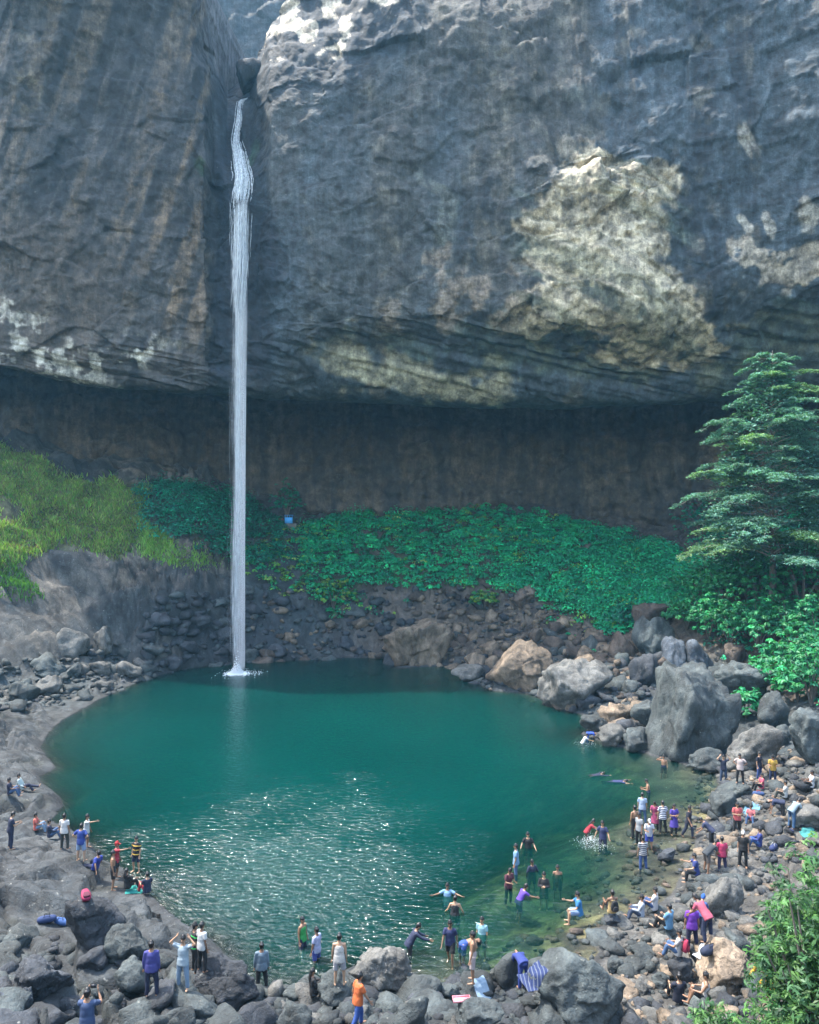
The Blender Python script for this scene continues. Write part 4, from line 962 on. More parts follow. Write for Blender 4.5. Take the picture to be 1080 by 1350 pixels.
def rock_shape(sub, seed, round_=.0, planes=16, rough=.05):
    """an angular block: a ball cut by random planes, edges worn, faces pitted; unit size, flat enough to sit"""
    rg = np.random.default_rng(seed)
    v, f = ICO[sub]
    n = rg.normal(0, 1, (planes, 3))
    n /= np.linalg.norm(n, axis=1, keepdims=True)
    c = rg.uniform(.42, .88, planes)
    d = v @ n.T
    r = np.where(d > .05, c / np.maximum(d, .05), 9)
    k = 60 - 50 * round_
    r = -np.log(np.exp(-k * r).sum(1) + np.exp(-k * 1.08)) / k + .06      # soft minimum wears the edges
    p = v * r[:, None]
    o = rg.uniform(0, 90, 3)
    p = p + v * (fbm(p * 1.6 + o, 4, 7) * rough * 1.6 + fbm(p * 5 + o, 3, 9) * rough * .5)[:, None]
    p = p + v * (facet(p * 1.5 + o, 300, .16, .26) + .35 * facet(p * 4 + o, 310, .12, .24))[:, None] * (1 - .6 * round_) * (1.0 if sub > 2 else .3)
    p = p - (p.max(0) + p.min(0)) / 2
    return p / ((p.max(0) - p.min(0)) / 2), f

RM = {
    'grey':  rock_material("grey_basalt", (.033, .043, .046), (.073, .087, .084), 1.0, .4),
    'tan':   rock_material("tan_basalt", (.13, .098, .066), (.26, .195, .135), 1.0, .4),
    'dark':  rock_material("dark_basalt", (.020, .025, .032), (.05, .056, .065), 1.0, .4),
    'pale':  rock_material("pale_basalt", (.070, .072, .068), (.145, .14, .125), 1.0, .4),
    'blue':  rock_material("blue_basalt", (.055, .07, .09), (.10, .12, .145), 1.0, .4),
    'brown': rock_material("brown_basalt", (.055, .041, .031), (.12, .088, .066), 1.0, .4),
}
_boulder_n = 0
SOLID = [ground]
def boulder(x0, y0, x1, y1, mat, label, round_=.15, sink=.22, tilt=8, depth=.85, name='boulder', group=None, seed=None, base=None):
    """a boulder that fills the photo box x0, y0 - x1, y1 when it rests on the ground (or in the water) at the foot of that box"""
    global _boulder_n
    _boulder_n += 1
    sd_ = seed if seed is not None else 1000 + _boulder_n
    cx = (x0 + x1) / 2
    g = hit(cx, y1 - (y1 - y0) * .06) if base is None else np.array(base)
    d = g[1]
    w = (x1 - x0) / F * d / 2
    hgt = (y1 - y0) / F * d / (1 + .25 * max(0, (y1 - HY) / F))
    dp = w * depth
    sub = 5 if (x1 - x0) > 60 else 4
    v, f = rock_shape(sub, sd_, round_, 15 if (x1 - x0) > 60 else 12, .05)
    m = mesh_np(name, v * np.array([w, dp, hgt * (1 + sink) / 2]), f, RM[mat], True)
    rg = np.random.default_rng(sd_)
    o = link(name, m, loc=(g[0], g[1] + dp * .75, g[2] - hgt * sink + hgt * (1 + sink) / 2), rot=np.radians(rg.uniform(-tilt, tilt, 3) * np.array([1, 1, 2])))
    tag(o, label, 'boulder', group)
    SOLID.append(o)
    return o

for args in [
 # far shore
 (505, 824, 601, 884, 'tan', "broad tan slab-faced boulder alone at the far waterline, largest of the far shore's middle"),
 (645, 850, 735, 918, 'tan', "large pale brown cracked boulder at the far waterline right of the tan slab-faced one"),
 (715, 876, 815, 943, 'pale', "wide pale grey boulder sloping into the water beside the pale brown cracked one"),
 (597, 878, 640, 900, 'pale', "flat low pale rock lying in the water between the two tan boulders"),
 (612, 862, 642, 886, 'tan', "small upright tan rock just above the flat low pale one"),
 (640, 866, 668, 890, 'tan', "tilted tan rock touching the left side of the pale brown cracked boulder"),
 (838, 798, 890, 838, 'brown', "reddish brown flat-topped boulder at the lower edge of the green slope"),
 (838, 816, 896, 870, 'grey', "grey diagonal slab right below the reddish brown flat-topped boulder"),
 (806, 834, 842, 872, 'brown', "brown block left of the grey diagonal slab"),
 (906, 846, 943, 884, 'blue', "smooth bluish boulder under the leaves above the giant boulder"),
 (876, 842, 908, 886, 'blue', "bluish boulder half in shade left of the smooth bluish one"),
 (832, 864, 874, 910, 'dark', "dark blue-black block left above the giant boulder"),
 (952, 874, 1028, 928, 'grey', "dark grey wedge-shaped boulder right above the giant boulder's shoulder"),
 (1004, 913, 1048, 966, 'grey', "tall rounded grey boulder standing right of the giant boulder"),
 (1048, 935, 1112, 1010, 'grey', "grey boulder cut by the right edge of the picture above the shore crowd"),
 (1018, 958, 1050, 986, 'grey', "small grey block between the pale rounded boulder and the right edge"),
 (1030, 838, 1084, 882, 'brown', "shaded brown boulder among the right bushes"),
 (955, 850, 988, 882, 'brown', "brown rock showing between leaves above the dark grey wedge"),
 (768, 946, 808, 970, 'grey', "grey rock the two climbing children hold on to"),
 (788, 958, 832, 987, 'pale', "pale low slab in the water just right of the climbing children"),
 (803, 930, 840, 958, 'tan', "tan angular rock behind the pale low slab"),
 (826, 962, 868, 994, 'grey', "grey block with a shaded front at the foot of the giant boulder"),
 (836, 926, 872, 962, 'grey', "grey upright rock leaning against the giant boulder's left side"),
 (675, 780, 705, 806, 'brown', "brown rock at the lower edge of the green slope, leftmost of the pair there"),
 (690, 776, 722, 798, 'tan', "tan rock at the lower edge of the green slope, right one of the pair there"),
 (756, 866, 790, 888, 'tan', "rounded tan rock above the wide pale grey boulder"),
 (698, 832, 722, 852, 'brown', "rounded brown stone in the middle of the far rubble"),
 (864, 884, 986, 1010, 'grey', "giant grey boulder with a flat vertical face standing in the water, biggest in the picture"),
 (963, 954, 1036, 1022, 'pale', "pale rounded boulder behind the people right of the giant boulder"),
 (912, 990, 962, 1022, 'grey', "slanting grey wedge in the water right below the giant boulder"),
 # right shore
 (930, 1158, 984, 1212, 'pale', "smooth egg-shaped grey boulder near the right bush"),
 (955, 1030, 1000, 1058, 'grey', "flat grey boulder below the people in front of the pale rounded one"),
 (940, 1046, 976, 1080, 'grey', "grey cube-like rock at the water on the upper right shore"),
 (1046, 1064, 1098, 1100, 'pale', "pale flat boulder at the right edge beside the bags"),
 (928, 1254, 1012, 1318, 'tan', "broad tan boulder in front of the right bushes"),
 (914, 1246, 946, 1280, 'dark', "dark boulder left of the broad tan one"),
 (870, 1222, 896, 1244, 'grey', "rounded grey stone under the steel blue t-shirt's back"),
 (884, 1268, 918, 1300, 'dark', "dark rounded stone below the crimson backpack"),
 (862, 1286, 886, 1306, 'grey', "grey stone left of the dark rounded one below the crimson backpack"),
 (838, 1262, 862, 1282, 'grey', "grey oval stone in the middle of the lower right rubble"),
 (800, 1266, 824, 1284, 'grey', "grey flat stone at the shallow water's end"),
 (836, 1292, 858, 1314, 'pale', "pale oval stone in the lower right rubble"),
 (868, 1124, 894, 1138, 'dark', "low wet black rock poking out of the shallows by the crowd"),
 (798, 1206, 822, 1222, 'dark', "wet dark stone under the yellow tank top"),
 # near shore
 (702, 1266, 832, 1372, 'grey', "big dark angular boulder at the bottom edge right of the middle"),
 (648, 1262, 694, 1312, 'grey', "rounded boulder beside the person in the blue tracksuit"),
 (458, 1262, 542, 1322, 'pale', "pale flat-topped boulder at the near waterline"),
 (418, 1290, 466, 1334, 'grey', "grey boulder between the cream tank top and the bottom edge"),
 (510, 1320, 566, 1372, 'grey', "upright grey block at the bottom edge below the pale flat-topped boulder"),
 (566, 1300, 606, 1332, 'grey', "jagged grey rock left of the pink tray"),
 (600, 1324, 668, 1370, 'grey', "flat grey rock with the pink tray's edge behind it at the bottom edge"),
 (364, 1326, 412, 1366, 'grey', "rounded grey rock cut by the bottom edge below the slate grey shirt"),
 # left foreground
 (250, 1264, 336, 1338, 'dark', "large dark-faced boulder with a sunlit top on the near left shore"),
 (76, 1190, 160, 1262, 'dark', "dark pitted boulder with the red bag on top, left foreground"),
 (130, 1226, 193, 1288, 'grey', "grey block right below the dark pitted boulder"),
 (144, 1270, 192, 1322, 'grey', "bluish grey block below the grey one, left foreground"),
 (0, 1270, 82, 1336, 'dark', "dark slanted boulder at the lower left edge"),
 (10, 1304, 40, 1342, 'blue', "small bluish rock in front of the dark slanted boulder"),
 (-18, 1310, 10, 1346, 'blue', "bluish rock cut by the left edge at the bottom corner"),
 # left shore pile
 (64, 836, 112, 874, 'pale', "long pale boulder bulging from the left slope above the rock pile"),
 (117, 828, 146, 862, 'pale', "round pale boulder on the left slope"),
 (146, 852, 170, 872, 'grey', "small grey boulder right below the round pale one"),
 (34, 868, 82, 898, 'grey', "flat grey boulder on top of the left rock pile"),
 (8, 900, 44, 928, 'grey', "grey boulder at the left foot of the rock pile"),
 (40, 893, 78, 920, 'pale', "pale angular boulder in front of the left rock pile"),
 (80, 876, 108, 900, 'grey', "grey boulder at the right end of the left rock pile"),
 (150, 874, 184, 898, 'pale', "pale boulder at the water's edge right of the left rock pile"),
 (116, 872, 144, 892, 'pale', "pale stone between the left rock pile and the water"),
]:
    kw = {}
    big = args[2] - args[0] > 60
    boulder(*args[:4], args[4], args[5], round_=.6 if 'round' in args[5] or 'smooth' in args[5] or 'egg' in args[5] else .1)

lipb = link("boulder", mesh_np("boulder", rock_shape(4, 77, .3, 13, .06)[0] * np.array([2.1, 2.2, 2.3]), ICO[4][1], RM['dark'], True), loc=W(330, 101, 99.2), rot=(.2, .5, .3))
tag(lipb, "black wet boulder jammed in the notch at the very top of the waterfall", "boulder")
bpy.context.view_layer.update()

# rubble: rocks one can still pick out are things of their own, the rest is one mass per shore
PROTO = [mesh_np("rock", *rock_shape(3, 300 + i, .1 + .35 * (i % 3 == 0), 12, .05), None, True) for i in range(14)]
for me in PROTO:
    me.materials.append(RM['grey'])
LOW = [rock_shape(1, 400 + i, .1, 9, .05) for i in range(12)]
FAR_RUB = [(330, 772), (420, 778), (450, 808), (480, 772), (560, 778), (640, 774), (700, 788), (760, 818), (800, 838), (850, 832), (905, 850), (880, 900), (840, 960), (800, 960), (740, 934), (640, 908), (600, 884), (500, 872), (335, 876)]
RIGHT_RUB = [(905, 1012), (1030, 985), (1120, 1000), (1140, 1240), (1110, 1350), (780, 1370), (735, 1285), (785, 1235), (880, 1195), (920, 1120), (940, 1060)]
NEAR_RUB = [(335, 1310), (420, 1300), (470, 1290), (560, 1300), (620, 1304), (720, 1290), (740, 1380), (180, 1380), (240, 1330), (300, 1320)]
LEFT_RUB = [(-40, 870), (60, 862), (130, 838), (195, 872), (245, 880), (175, 908), (70, 932), (-40, 940)]
FOOT_RUB = [(190, 800), (240, 782), (335, 776), (345, 876), (240, 886), (190, 880)]
LEFTFG_RUB = [(-20, 1225), (70, 1235), (200, 1262), (330, 1330), (330, 1380), (-20, 1380)]
UNDER_RUB = [(760, 1120), (920, 1030), (940, 1060), (900, 1150), (860, 1200), (780, 1235), (740, 1280), (640, 1296), (560, 1300), (640, 1240), (720, 1200)]
def scatter(poly, n, seed, smin, smax, power, mats, key):
    rg = np.random.default_rng(seed)
    P_ = np.array(poly, float)
    out = []
    pts = np.array([hit(a, min(b, 1349)) for a, b in poly])
    lo, hi = pts[:, :2].min(0) - .5, pts[:, :2].max(0) + .5
    while len(out) < n:
        x = rg.uniform(lo[0], hi[0], 4000); y = rg.uniform(lo[1], hi[1], 4000)
        z = terr(x, y)
        a, b = proj(x, y, np.maximum(z, 0))
        ok = in_poly(a, b, P_)
        for i in np.nonzero(ok)[0]:
            s = smin * (1 - rg.uniform()) ** (-1 / power)
            if s > smax: continue
            # colour drifts slowly across the heap
            out.append((x[i], y[i], z[i], s, mats[int(np.clip(rg.normal((.5 if key > 1 or a[i] > 530 else .22) + .3 * vnoise(np.array([[x[i] * .12, y[i] * .12, key]]), 5)[0], .28), 0, .999) * len(mats))]))
            if len(out) >= n: break
    return out
REG = [
 (FAR_RUB, 1500, .26, 1.5, 1.7, ['dark', 'dark', 'grey', 'brown', 'tan', 'tan'], '* angular rock in the rubble below the green slope', '* rocks in the rubble below the green slope', 95),
 (RIGHT_RUB, 2500, .085, .62, 1.5, ['grey', 'pale', 'grey', 'tan', 'pale', 'dark'], '* stone lying in the rubble of the right shore', '* stones of the right shore', 62),
 (NEAR_RUB, 520, .10, .75, 1.4, ['grey', 'grey', 'dark', 'pale'], '* rock wedged among the near shore boulders', '* rocks between the near shore boulders', 26),
 (LEFT_RUB, 260, .26, 1.0, 1.8, ['grey', 'pale', 'grey', 'dark'], '* rock in the pile on the left shore', '* rocks in the pile on the left shore', 24),
 (FOOT_RUB, 300, .35, 1.3, 1.8, ['dark', 'dark', 'dark', 'grey'], '* wet rock at the foot of the waterfall', '* wet rocks at the foot of the waterfall', 18),
 (LEFTFG_RUB, 110, .16, .95, 1.1, ['grey', 'dark', 'grey', 'grey'], '* block of rock on the lower left slab', '* blocks on the lower left slab', 30),
 (UNDER_RUB, 260, .10, .42, 1.7, ['dark', 'brown', 'grey'], None, None, 0),
]
for ri, (poly, n, smin, smax, pw, mats, lab, grp, top) in enumerate(REG):
    items = scatter(poly, n, 900 + ri, smin, smax, pw, mats, ri * 7.7)
    items.sort(key=lambda t: -t[3] / t[1])
    rg = np.random.default_rng(70 + ri)
    for x, y, z, s, m in items[:top]:
        o = link('rock', PROTO[rg.integers(len(PROTO))], loc=(x, y, z + s * .12), rot=rg.uniform(-.5, .5, 3) * np.array([1, 1, 6]), scale=s * rg.uniform(.75, 1.25, 3) * np.array([1, 1, .72]))
        o.material_slots[0].link = 'OBJECT'
        o.material_slots[0].material = RM[m]
        cw = {'grey': 'grey', 'pale': 'pale grey', 'tan': 'tan', 'dark': 'blackish', 'brown': 'brown', 'blue': 'bluish'}[m]
        tag(o, lab.replace('*', cw), 'rock', grp.replace('*', cw))
        SOLID.append(o)
    rest = items[top:]
    for m in sorted(set(t[4] for t in rest)):
        V, Fc, b = [], [], 0
        for x, y, z, s, mm in rest:
            if mm != m: continue
            v, f = LOW[rg.integers(len(LOW))]
            R = np.array(Matrix.Rotation(rg.uniform(0, 6.28), 3, 'Z') @ Matrix.Rotation(rg.normal(0, .4), 3, 'X'))
            V.append((v * s * rg.uniform(.7, 1.3, 3) * np.array([1, 1, .7])) @ R.T + np.array([x, y, z + s * .1]))
            Fc.append(f + b); b += len(v)
        tag(link('rubble', mesh_np('rubble', np.concatenate(V), np.concatenate(Fc), RM[m], False)), kind='stuff')
# ------------------------------------------------------------------ plants
MAT_LEAF = leaf_material("leaf")
MAT_BARK = plain("bark", (.10, .085, .07), .9)
MAT_TWIG = plain("pale_twig", (.26, .23, .19), .9)

def leaves(cent, nrm, size, ratio, rg, fold=.18):
    """one folded four-corner leaf per row of cent; nrm is the way its face looks"""
    n = len(cent)
    nrm = nrm / (np.linalg.norm(nrm, axis=1, keepdims=True) + 1e-9)
    t = rg.normal(0, 1, (n, 3))
    t -= nrm * (t * nrm).sum(1, keepdims=True)
    t /= np.linalg.norm(t, axis=1, keepdims=True) + 1e-9
    b = np.cross(nrm, t)
    s = np.asarray(size).reshape(-1, 1)
    V = np.stack([cent - t * s, cent - b * s * ratio + nrm * s * fold, cent + t * s - nrm * s * fold, cent + b * s * ratio + nrm * s * fold], 1)
    return V.reshape(-1, 3), np.arange(n * 4).reshape(n, 4)

def leafcol(n, rg, cols, spread=.25):
    cols = np.array(cols)
    c = cols[rg.integers(len(cols), size=n)]
    return np.repeat(c * rg.lognormal(0, spread, (n, 1)), 4, 0)

def sample_poly(poly, n, rg, zpad=0):
    P_ = np.array(poly, float)
    pts = np.array([hit(a, b) for a, b in poly])
    lo, hi = pts[:, :2].min(0) - 3, pts[:, :2].max(0) + 3
    X, Y = [], []
    tot = 0
    while tot < n:
        x = rg.uniform(lo[0], hi[0], 6000); y = rg.uniform(lo[1], hi[1], 6000)
        a, b = proj(x, y, terr(x, y))
        ok = in_poly(a + rg.normal(0, 4, 6000), b + rg.normal(0, 4, 6000), P_)
        X.append(x[ok]); Y.append(y[ok]); tot += ok.sum()
    X, Y = np.concatenate(X)[:n], np.concatenate(Y)[:n]
    return X, Y, terr(X, Y)

def mounds(name, poly, n, per, rad, lsize, cols, seed, ratio=.55, thin=0.0, high=.75):
    rg = np.random.default_rng(seed)
    x, y, z = sample_poly(poly, n, rg)
    if thin:
        k = vnoise(np.stack([x * .28, y * .28, x * 0], -1), 44) + rg.normal(0, .25, n) > thin
        x, y, z = x[k], y[k], z[k]
    n = len(x)
    R = rad * rg.lognormal(0, .35, n) * (1 + .35 * vnoise(np.stack([x * .2, y * .2, x * 0], -1), 45))
    u = rg.normal(0, 1, (n, per, 3)); u[..., 2] = np.abs(u[..., 2]) * .9 + .1
    u /= np.linalg.norm(u, axis=-1, keepdims=True)
    c = np.stack([x, y, z], -1)[:, None] + u * R[:, None, None] * rg.uniform(.72, 1.06, (n, per, 1)) * np.array([1, 1, high])
    nr = u * np.array([1, 1, 1]) + np.array([0, -.15, .75]) + rg.normal(0, .35, (n, per, 3))
    sz = lsize * rg.uniform(.6, 1.3, n * per)
    V, Fc = leaves(c.reshape(-1, 3), nr.reshape(-1, 3), sz, ratio, rg)
    cc_ = np.array(cols)[rg.integers(len(cols), size=n)] * rg.lognormal(0, .28, (n, 1))
    C_ = np.repeat(np.repeat(cc_, per, 0) * rg.lognormal(0, .18, (n * per, 1)), 4, 0)
    o = link(name, mesh_np(name, V, Fc, MAT_LEAF, False, C_))
    tag(o, kind='stuff')
    return o
EMER = [(.014, .27, .125), (.016, .31, .13), (.028, .34, .13), (.012, .22, .115)]
TEALG = [(.008, .17, .10), (.010, .20, .105), (.012, .15, .09)]
LIME = [(.15, .30, .05), (.19, .31, .055), (.10, .27, .05), (.22, .29, .08)]
mounds("ground_cover", VEG_B, 2100, 66, .95, .185, EMER, 31)
mounds("ground_cover", VEG_B, 700, 40, .8, .17, LIME + EMER, 34, .55, -.1)
mounds("shrub_mass", VEG_A, 420, 52, 1.15, .20, TEALG, 32, .4, 0, .95)
mounds("ground_cover", RIGHT_UNDER, 900, 36, 1.0, .22, EMER + TEALG, 36, .5, -.25)
mounds("ground_cover", [(300, 735), (390, 690), (420, 700), (440, 770), (400, 790), (330, 770)], 150, 24, .6, .2, LIME + EMER, 37)
mounds("ground_cover", [(430, 770), (470, 770), (560, 780), (640, 776), (700, 790), (760, 818), (820, 842), (780, 870), (700, 840), (600, 812), (500, 812), (440, 820)], 170, 20, .45, .2, LIME + EMER, 38, .5, .25)

def grass(name, poly, n, hgt, cols, seed, thin=None):
    rg = np.random.default_rng(seed)
    x, y, z = sample_poly(poly, n, rg)
    if thin is not None:
        k = fbm(np.stack([x * .22, y * .22, z * .22], -1), 3, 46) + rg.normal(0, .15, n) > thin
        x, y, z = x[k], y[k], z[k]
    n = len(x)
    tuft = .5 + .7 * sstep(-.6, .6, vnoise(np.stack([x * .7, y * .7, x * 0], -1), 47))
    h_ = hgt * rg.uniform(.5, 1.2, n) * tuft
    a = rg.uniform(0, 6.28, n)
    w = .05 + .03 * rg.uniform(0, 1, n)
    lean = rg.normal(0, .35, (n, 2)) + np.array([.1, -.35])
    b = np.stack([x, y, z - .05], -1)
    sx = np.stack([np.cos(a), np.sin(a), a * 0], -1) * w[:, None]
    mid = b + np.stack([lean[:, 0] * h_ * .35, lean[:, 1] * h_ * .35, h_ * .6], -1)
    tip = b + np.stack([lean[:, 0] * h_, lean[:, 1] * h_, h_ * .95], -1)
    V = np.stack([b - sx, b + sx, mid + sx * .8, tip, mid - sx * .8], 1).reshape(-1, 3)
    i = np.arange(n)[:, None] * 5
    Fc = np.concatenate([i + np.array([[0, 1, 2, 4]])], 0)
    F2 = i + np.array([[4, 2, 3, 3]])
    cc_ = np.array(cols)[rg.integers(len(cols), size=n)] * rg.lognormal(0, .2, (n, 1)) * (.55 + .65 * tuft[:, None])
    me = bpy.data.meshes.new(name)
    o = link(name, mesh_np(name, V, np.concatenate([np.concatenate([Fc[:, [0, 1, 2]], Fc[:, [0, 2, 3]], F2[:, :3]], 0)]), MAT_LEAF, False, np.repeat(cc_, 5, 0)))
    bpy.data.meshes.remove(me)
    tag(o, kind='stuff')
grass("grass", GRASS, 52000, .72, [(.15, .27, .055), (.22, .33, .07), (.10, .23, .05), (.26, .29, .11), (.13, .15, .06), (.16, .13, .08)], 51, -.75)
grass("grass", [(-60, 740), (20, 745), (60, 790), (30, 790), (-60, 770)], 1500, .8, [(.08, .19, .04)], 52)
grass("grass", [(170, 690), (210, 702), (245, 722), (300, 745), (240, 748), (190, 735)], 2200, .55, [(.20, .30, .08), (.15, .30, .06)], 53)

def tube(path, r0, r1, k=6):
    path = np.array(path, float)
    n = len(path)
    d = np.gradient(path, axis=0)
    d /= np.linalg.norm(d, axis=1, keepdims=True) + 1e-9
    up = np.where(np.abs(d[:, 2:3]) > .9, np.array([[1, 0, 0]]), np.array([[0, 0, 1]]))
    s = np.cross(d, up); s /= np.linalg.norm(s, axis=1, keepdims=True) + 1e-9
    t = np.cross(s, d)
    a = np.arange(k) / k * 2 * math.pi
    r = np.linspace(r0, r1, n)[:, None, None]
    V = path[:, None] + (s[:, None] * np.cos(a)[None, :, None] + t[:, None] * np.sin(a)[None, :, None]) * r
    i = np.arange(n - 1)[:, None] * k
    j = np.arange(k)[None]
    Fc = np.stack([i + j, i + (j + 1) % k, i + k + (j + 1) % k, i + k + j], -1).reshape(-1, 4)
    return V.reshape(-1, 3), Fc
def join(parts):
    V, Fc, b = [], [], 0
    for v, f in parts:
        V.append(v); Fc.append(f + b); b += len(v)
    return np.concatenate(V), np.concatenate(Fc)

# the tall tree with flat drooping tiers on the right
def tiered_tree(px, py_base, py_top, d, half_w, label, seed):
    rg = np.random.default_rng(seed)
    base = W(px, py_base, d); base[2] = terr(base[0], base[1]) - .2
    H_ = W(px, py_top, d)[2] - base[2]
    root = link("tiered_tree", None, loc=base)
    tag(root, label, "tree")
    tv, tf = tube([(0, 0, 0), (.1, 0, H_ * .3), (-.1, .1, H_ * .6), (.05, 0, H_ * .985)], .42, .04, 9)
    link("trunk", mesh_np("trunk", tv, tf, MAT_BARK, True), root)
    LC, LN, LS, LCOL = [], [], [], []
    ga = 0.0
    nbr = 150
    for L in range(nbr):
        q = (L + rg.uniform(-.8, .8)) / nbr
        q = min(max(q, 0.0), .985)
        z0 = H_ * (.26 + .72 * q)
        ga += 2.4 + rg.normal(0, .35)
        a = ga
        R = half_w * ((1 - q) ** .66 * .95 + .08) * (rg.uniform(.62, 1.12) if L % 6 else rg.uniform(1.0, 1.22))
        rise = rg.uniform(.02, .30) * R
        droop = rg.uniform(.05, .26) * R
        s_ = np.linspace(0, 1, 8)
        wig = rg.normal(0, .05, 2) * R
        pts = np.stack([np.cos(a) * R * s_ + wig[0] * s_ ** 2, np.sin(a) * R * s_ + wig[1] * s_ ** 2, z0 + rise * np.sin(s_ * 2.0) - droop * s_ ** 2.4], -1)
        v, f = tube(pts, .03 + .05 * (1 - q), .012, 5)
        link("branch", mesh_np("branch", v, f, MAT_TWIG, True), root)
        warm = vnoise(np.array([[pts[-1][0] * .22, pts[-1][1] * .22, z0 * .2 + 7]]), 70)[0]
        cs = np.array([(.070, .185, .145), (.095, .215, .165), (.05, .15, .12), (.11, .20, .15)]) if warm < .5 else np.array([(.14, .24, .09), (.10, .20, .10), (.08, .18, .11)])
        # side twigs carry flat sprays with gaps between them
        ntw = int(5 + R * 2.4)
        for t in rg.uniform(.25, 1.0, ntw):
            o_ = np.array([np.interp(t, s_, pts[:, i]) for i in range(3)])
            sd2 = rg.choice([-1, 1])
            an = a + sd2 * rg.uniform(.35, 1.05)
            ln = (.35 + .30 * R * (1.15 - t)) * rg.uniform(.7, 1.2)
            dirn = np.array([np.cos(an), np.sin(an), rg.uniform(-.18, .16)])
            m = int(20 + 30 * ln)
            tt_ = rg.uniform(0, 1.05, m)
            side = np.array([-np.sin(an), np.cos(an), 0])
            off = rg.normal(0, .22, m) * (.5 + ln * .45)
            LC.append(o_ + dirn * (tt_ * ln)[:, None] + side * off[:, None] + np.stack([off * 0, off * 0, .05 * ln - np.abs(off) * .35 - .12 * ln * tt_ ** 2 + rg.normal(0, .05, m)], -1))
            LN.append(np.stack([rg.normal(0, .42, m), rg.normal(-.15, .42, m), np.ones(m)], -1))
            LS.append(rg.uniform(.09, .20, m))
            LCOL.append(cs[rg.integers(len(cs), size=m)] * rg.lognormal(0, .22) * rg.lognormal(0, .18, (m, 1)))
    # dim foliage filling the inside of the crown
    m = 9000
    qq = rg.uniform(0, .95, m)
    rr_ = half_w * ((1 - qq) ** .66 * .95 + .05) * np.sqrt(rg.uniform(0, .62, m))
    aa = rg.uniform(0, 6.28, m)
    LC.append(np.stack([np.cos(aa) * rr_, np.sin(aa) * rr_, H_ * (.27 + .70 * qq) - rr_ * .08], -1))
    LN.append(np.stack([rg.normal(0, .5, m), rg.normal(-.2, .5, m), np.ones(m)], -1))
    LS.append(rg.uniform(.12, .26, m))
    LCOL.append(np.array([.06, .17, .125]) * rg.lognormal(0, .25, (m, 1)))
    LC, LN, LS, LCOL = np.concatenate(LC), np.concatenate(LN), np.concatenate(LS), np.concatenate(LCOL)
    V, Fc = leaves(LC, LN, LS, .38, rg, .1)
    cr = link("crown", mesh_np("crown", V, Fc, MAT_LEAF, False, np.repeat(LCOL, 4, 0)), root)
    tag(cr, kind='stuff')
    return root
tiered_tree(1018, 840, 456, 80, 10.2, "tall blue-green tree with flat feathery tiers in front of the cave at the right", 3)

# broad-leaved bushes, each one a thing of its own
def bush(px, py, wpx, hpx, cols, label, seed, nl=900, lsize=.2, ratio=.4, group=None, d=None, name="bush", rosette=True, stems=9):
    rg = np.random.default_rng(seed)
    g = hit(px, py) if d is None else W(px, py, d)
    if d is not None: g[2] = terr(g[0], g[1])
    dd_ = g[1]
    rx, rz = wpx / F * dd_ / 2, (hpx / F * dd_ if d is None else W(px, hpx, d)[2] - g[2])
    root = link(name, None, loc=g - np.array([0, 0, .05]))
    tag(root, label, "bush", group)
    parts = []
    tips = []
    for k in range(stems):
        a = rg.uniform(0, 6.28); rr = rg.uniform(.2, .8)
        e = np.array([np.cos(a) * rx * rr, np.sin(a) * rx * .8 * rr, rz * rg.uniform(.45, .9)])
        parts.append(tube([(0, 0, 0), e * np.array([.3, .3, .5]), e], .03 + .012 * rz, .012, 5))
    v, f = join(parts)
    link("stem", mesh_np("stem", v, f, MAT_BARK, True), root)
    ncl = max(10, nl // 14)
    u = rg.normal(0, 1, (ncl, 3)); u /= np.linalg.norm(u, axis=1, keepdims=True)
    u[:, 2] = np.abs(u[:, 2]) * 1.0 - .15
    lump = 1 + .35 * vnoise(u * 1.8 + seed, 71)
    cl = u * np.array([rx, rx * .8, rz * .62]) * (rg.uniform(.45, 1.0, (ncl, 1)) * lump[:, None]) + np.array([0, 0, rz * .40])
    per = nl // ncl
    sp = lsize * 1.5
    o = rg.normal(0, 1, (ncl, per, 3)); o /= np.linalg.norm(o, axis=-1, keepdims=True)
    o[..., 2] *= .5
    c = cl[:, None] + o * sp * rg.uniform(.4, 1.1, (ncl, per, 1))
    nr = o * .9 + u[:, None] * .5 + np.array([0, -.1, .8]) + rg.normal(0, .25, (ncl, per, 3))
    V, Fc = leaves(c.reshape(-1, 3), nr.reshape(-1, 3), lsize * rg.uniform(.6, 1.25, ncl * per), ratio, rg, .22)
    cc_ = np.array(cols)[rg.integers(len(cols), size=ncl)] * rg.lognormal(0, .25, (ncl, 1))
    C_ = np.repeat(np.repeat(cc_, per, 0) * rg.lognormal(0, .15, (ncl * per, 1)), 4, 0)
    fo = link("foliage", mesh_np("foliage", V, Fc, MAT_LEAF, False, C_), root)
    tag(fo, kind='stuff')
    return root
BRG = [(.018, .19, .075), (.026, .22, .08), (.015, .15, .07), (.04, .23, .08)]
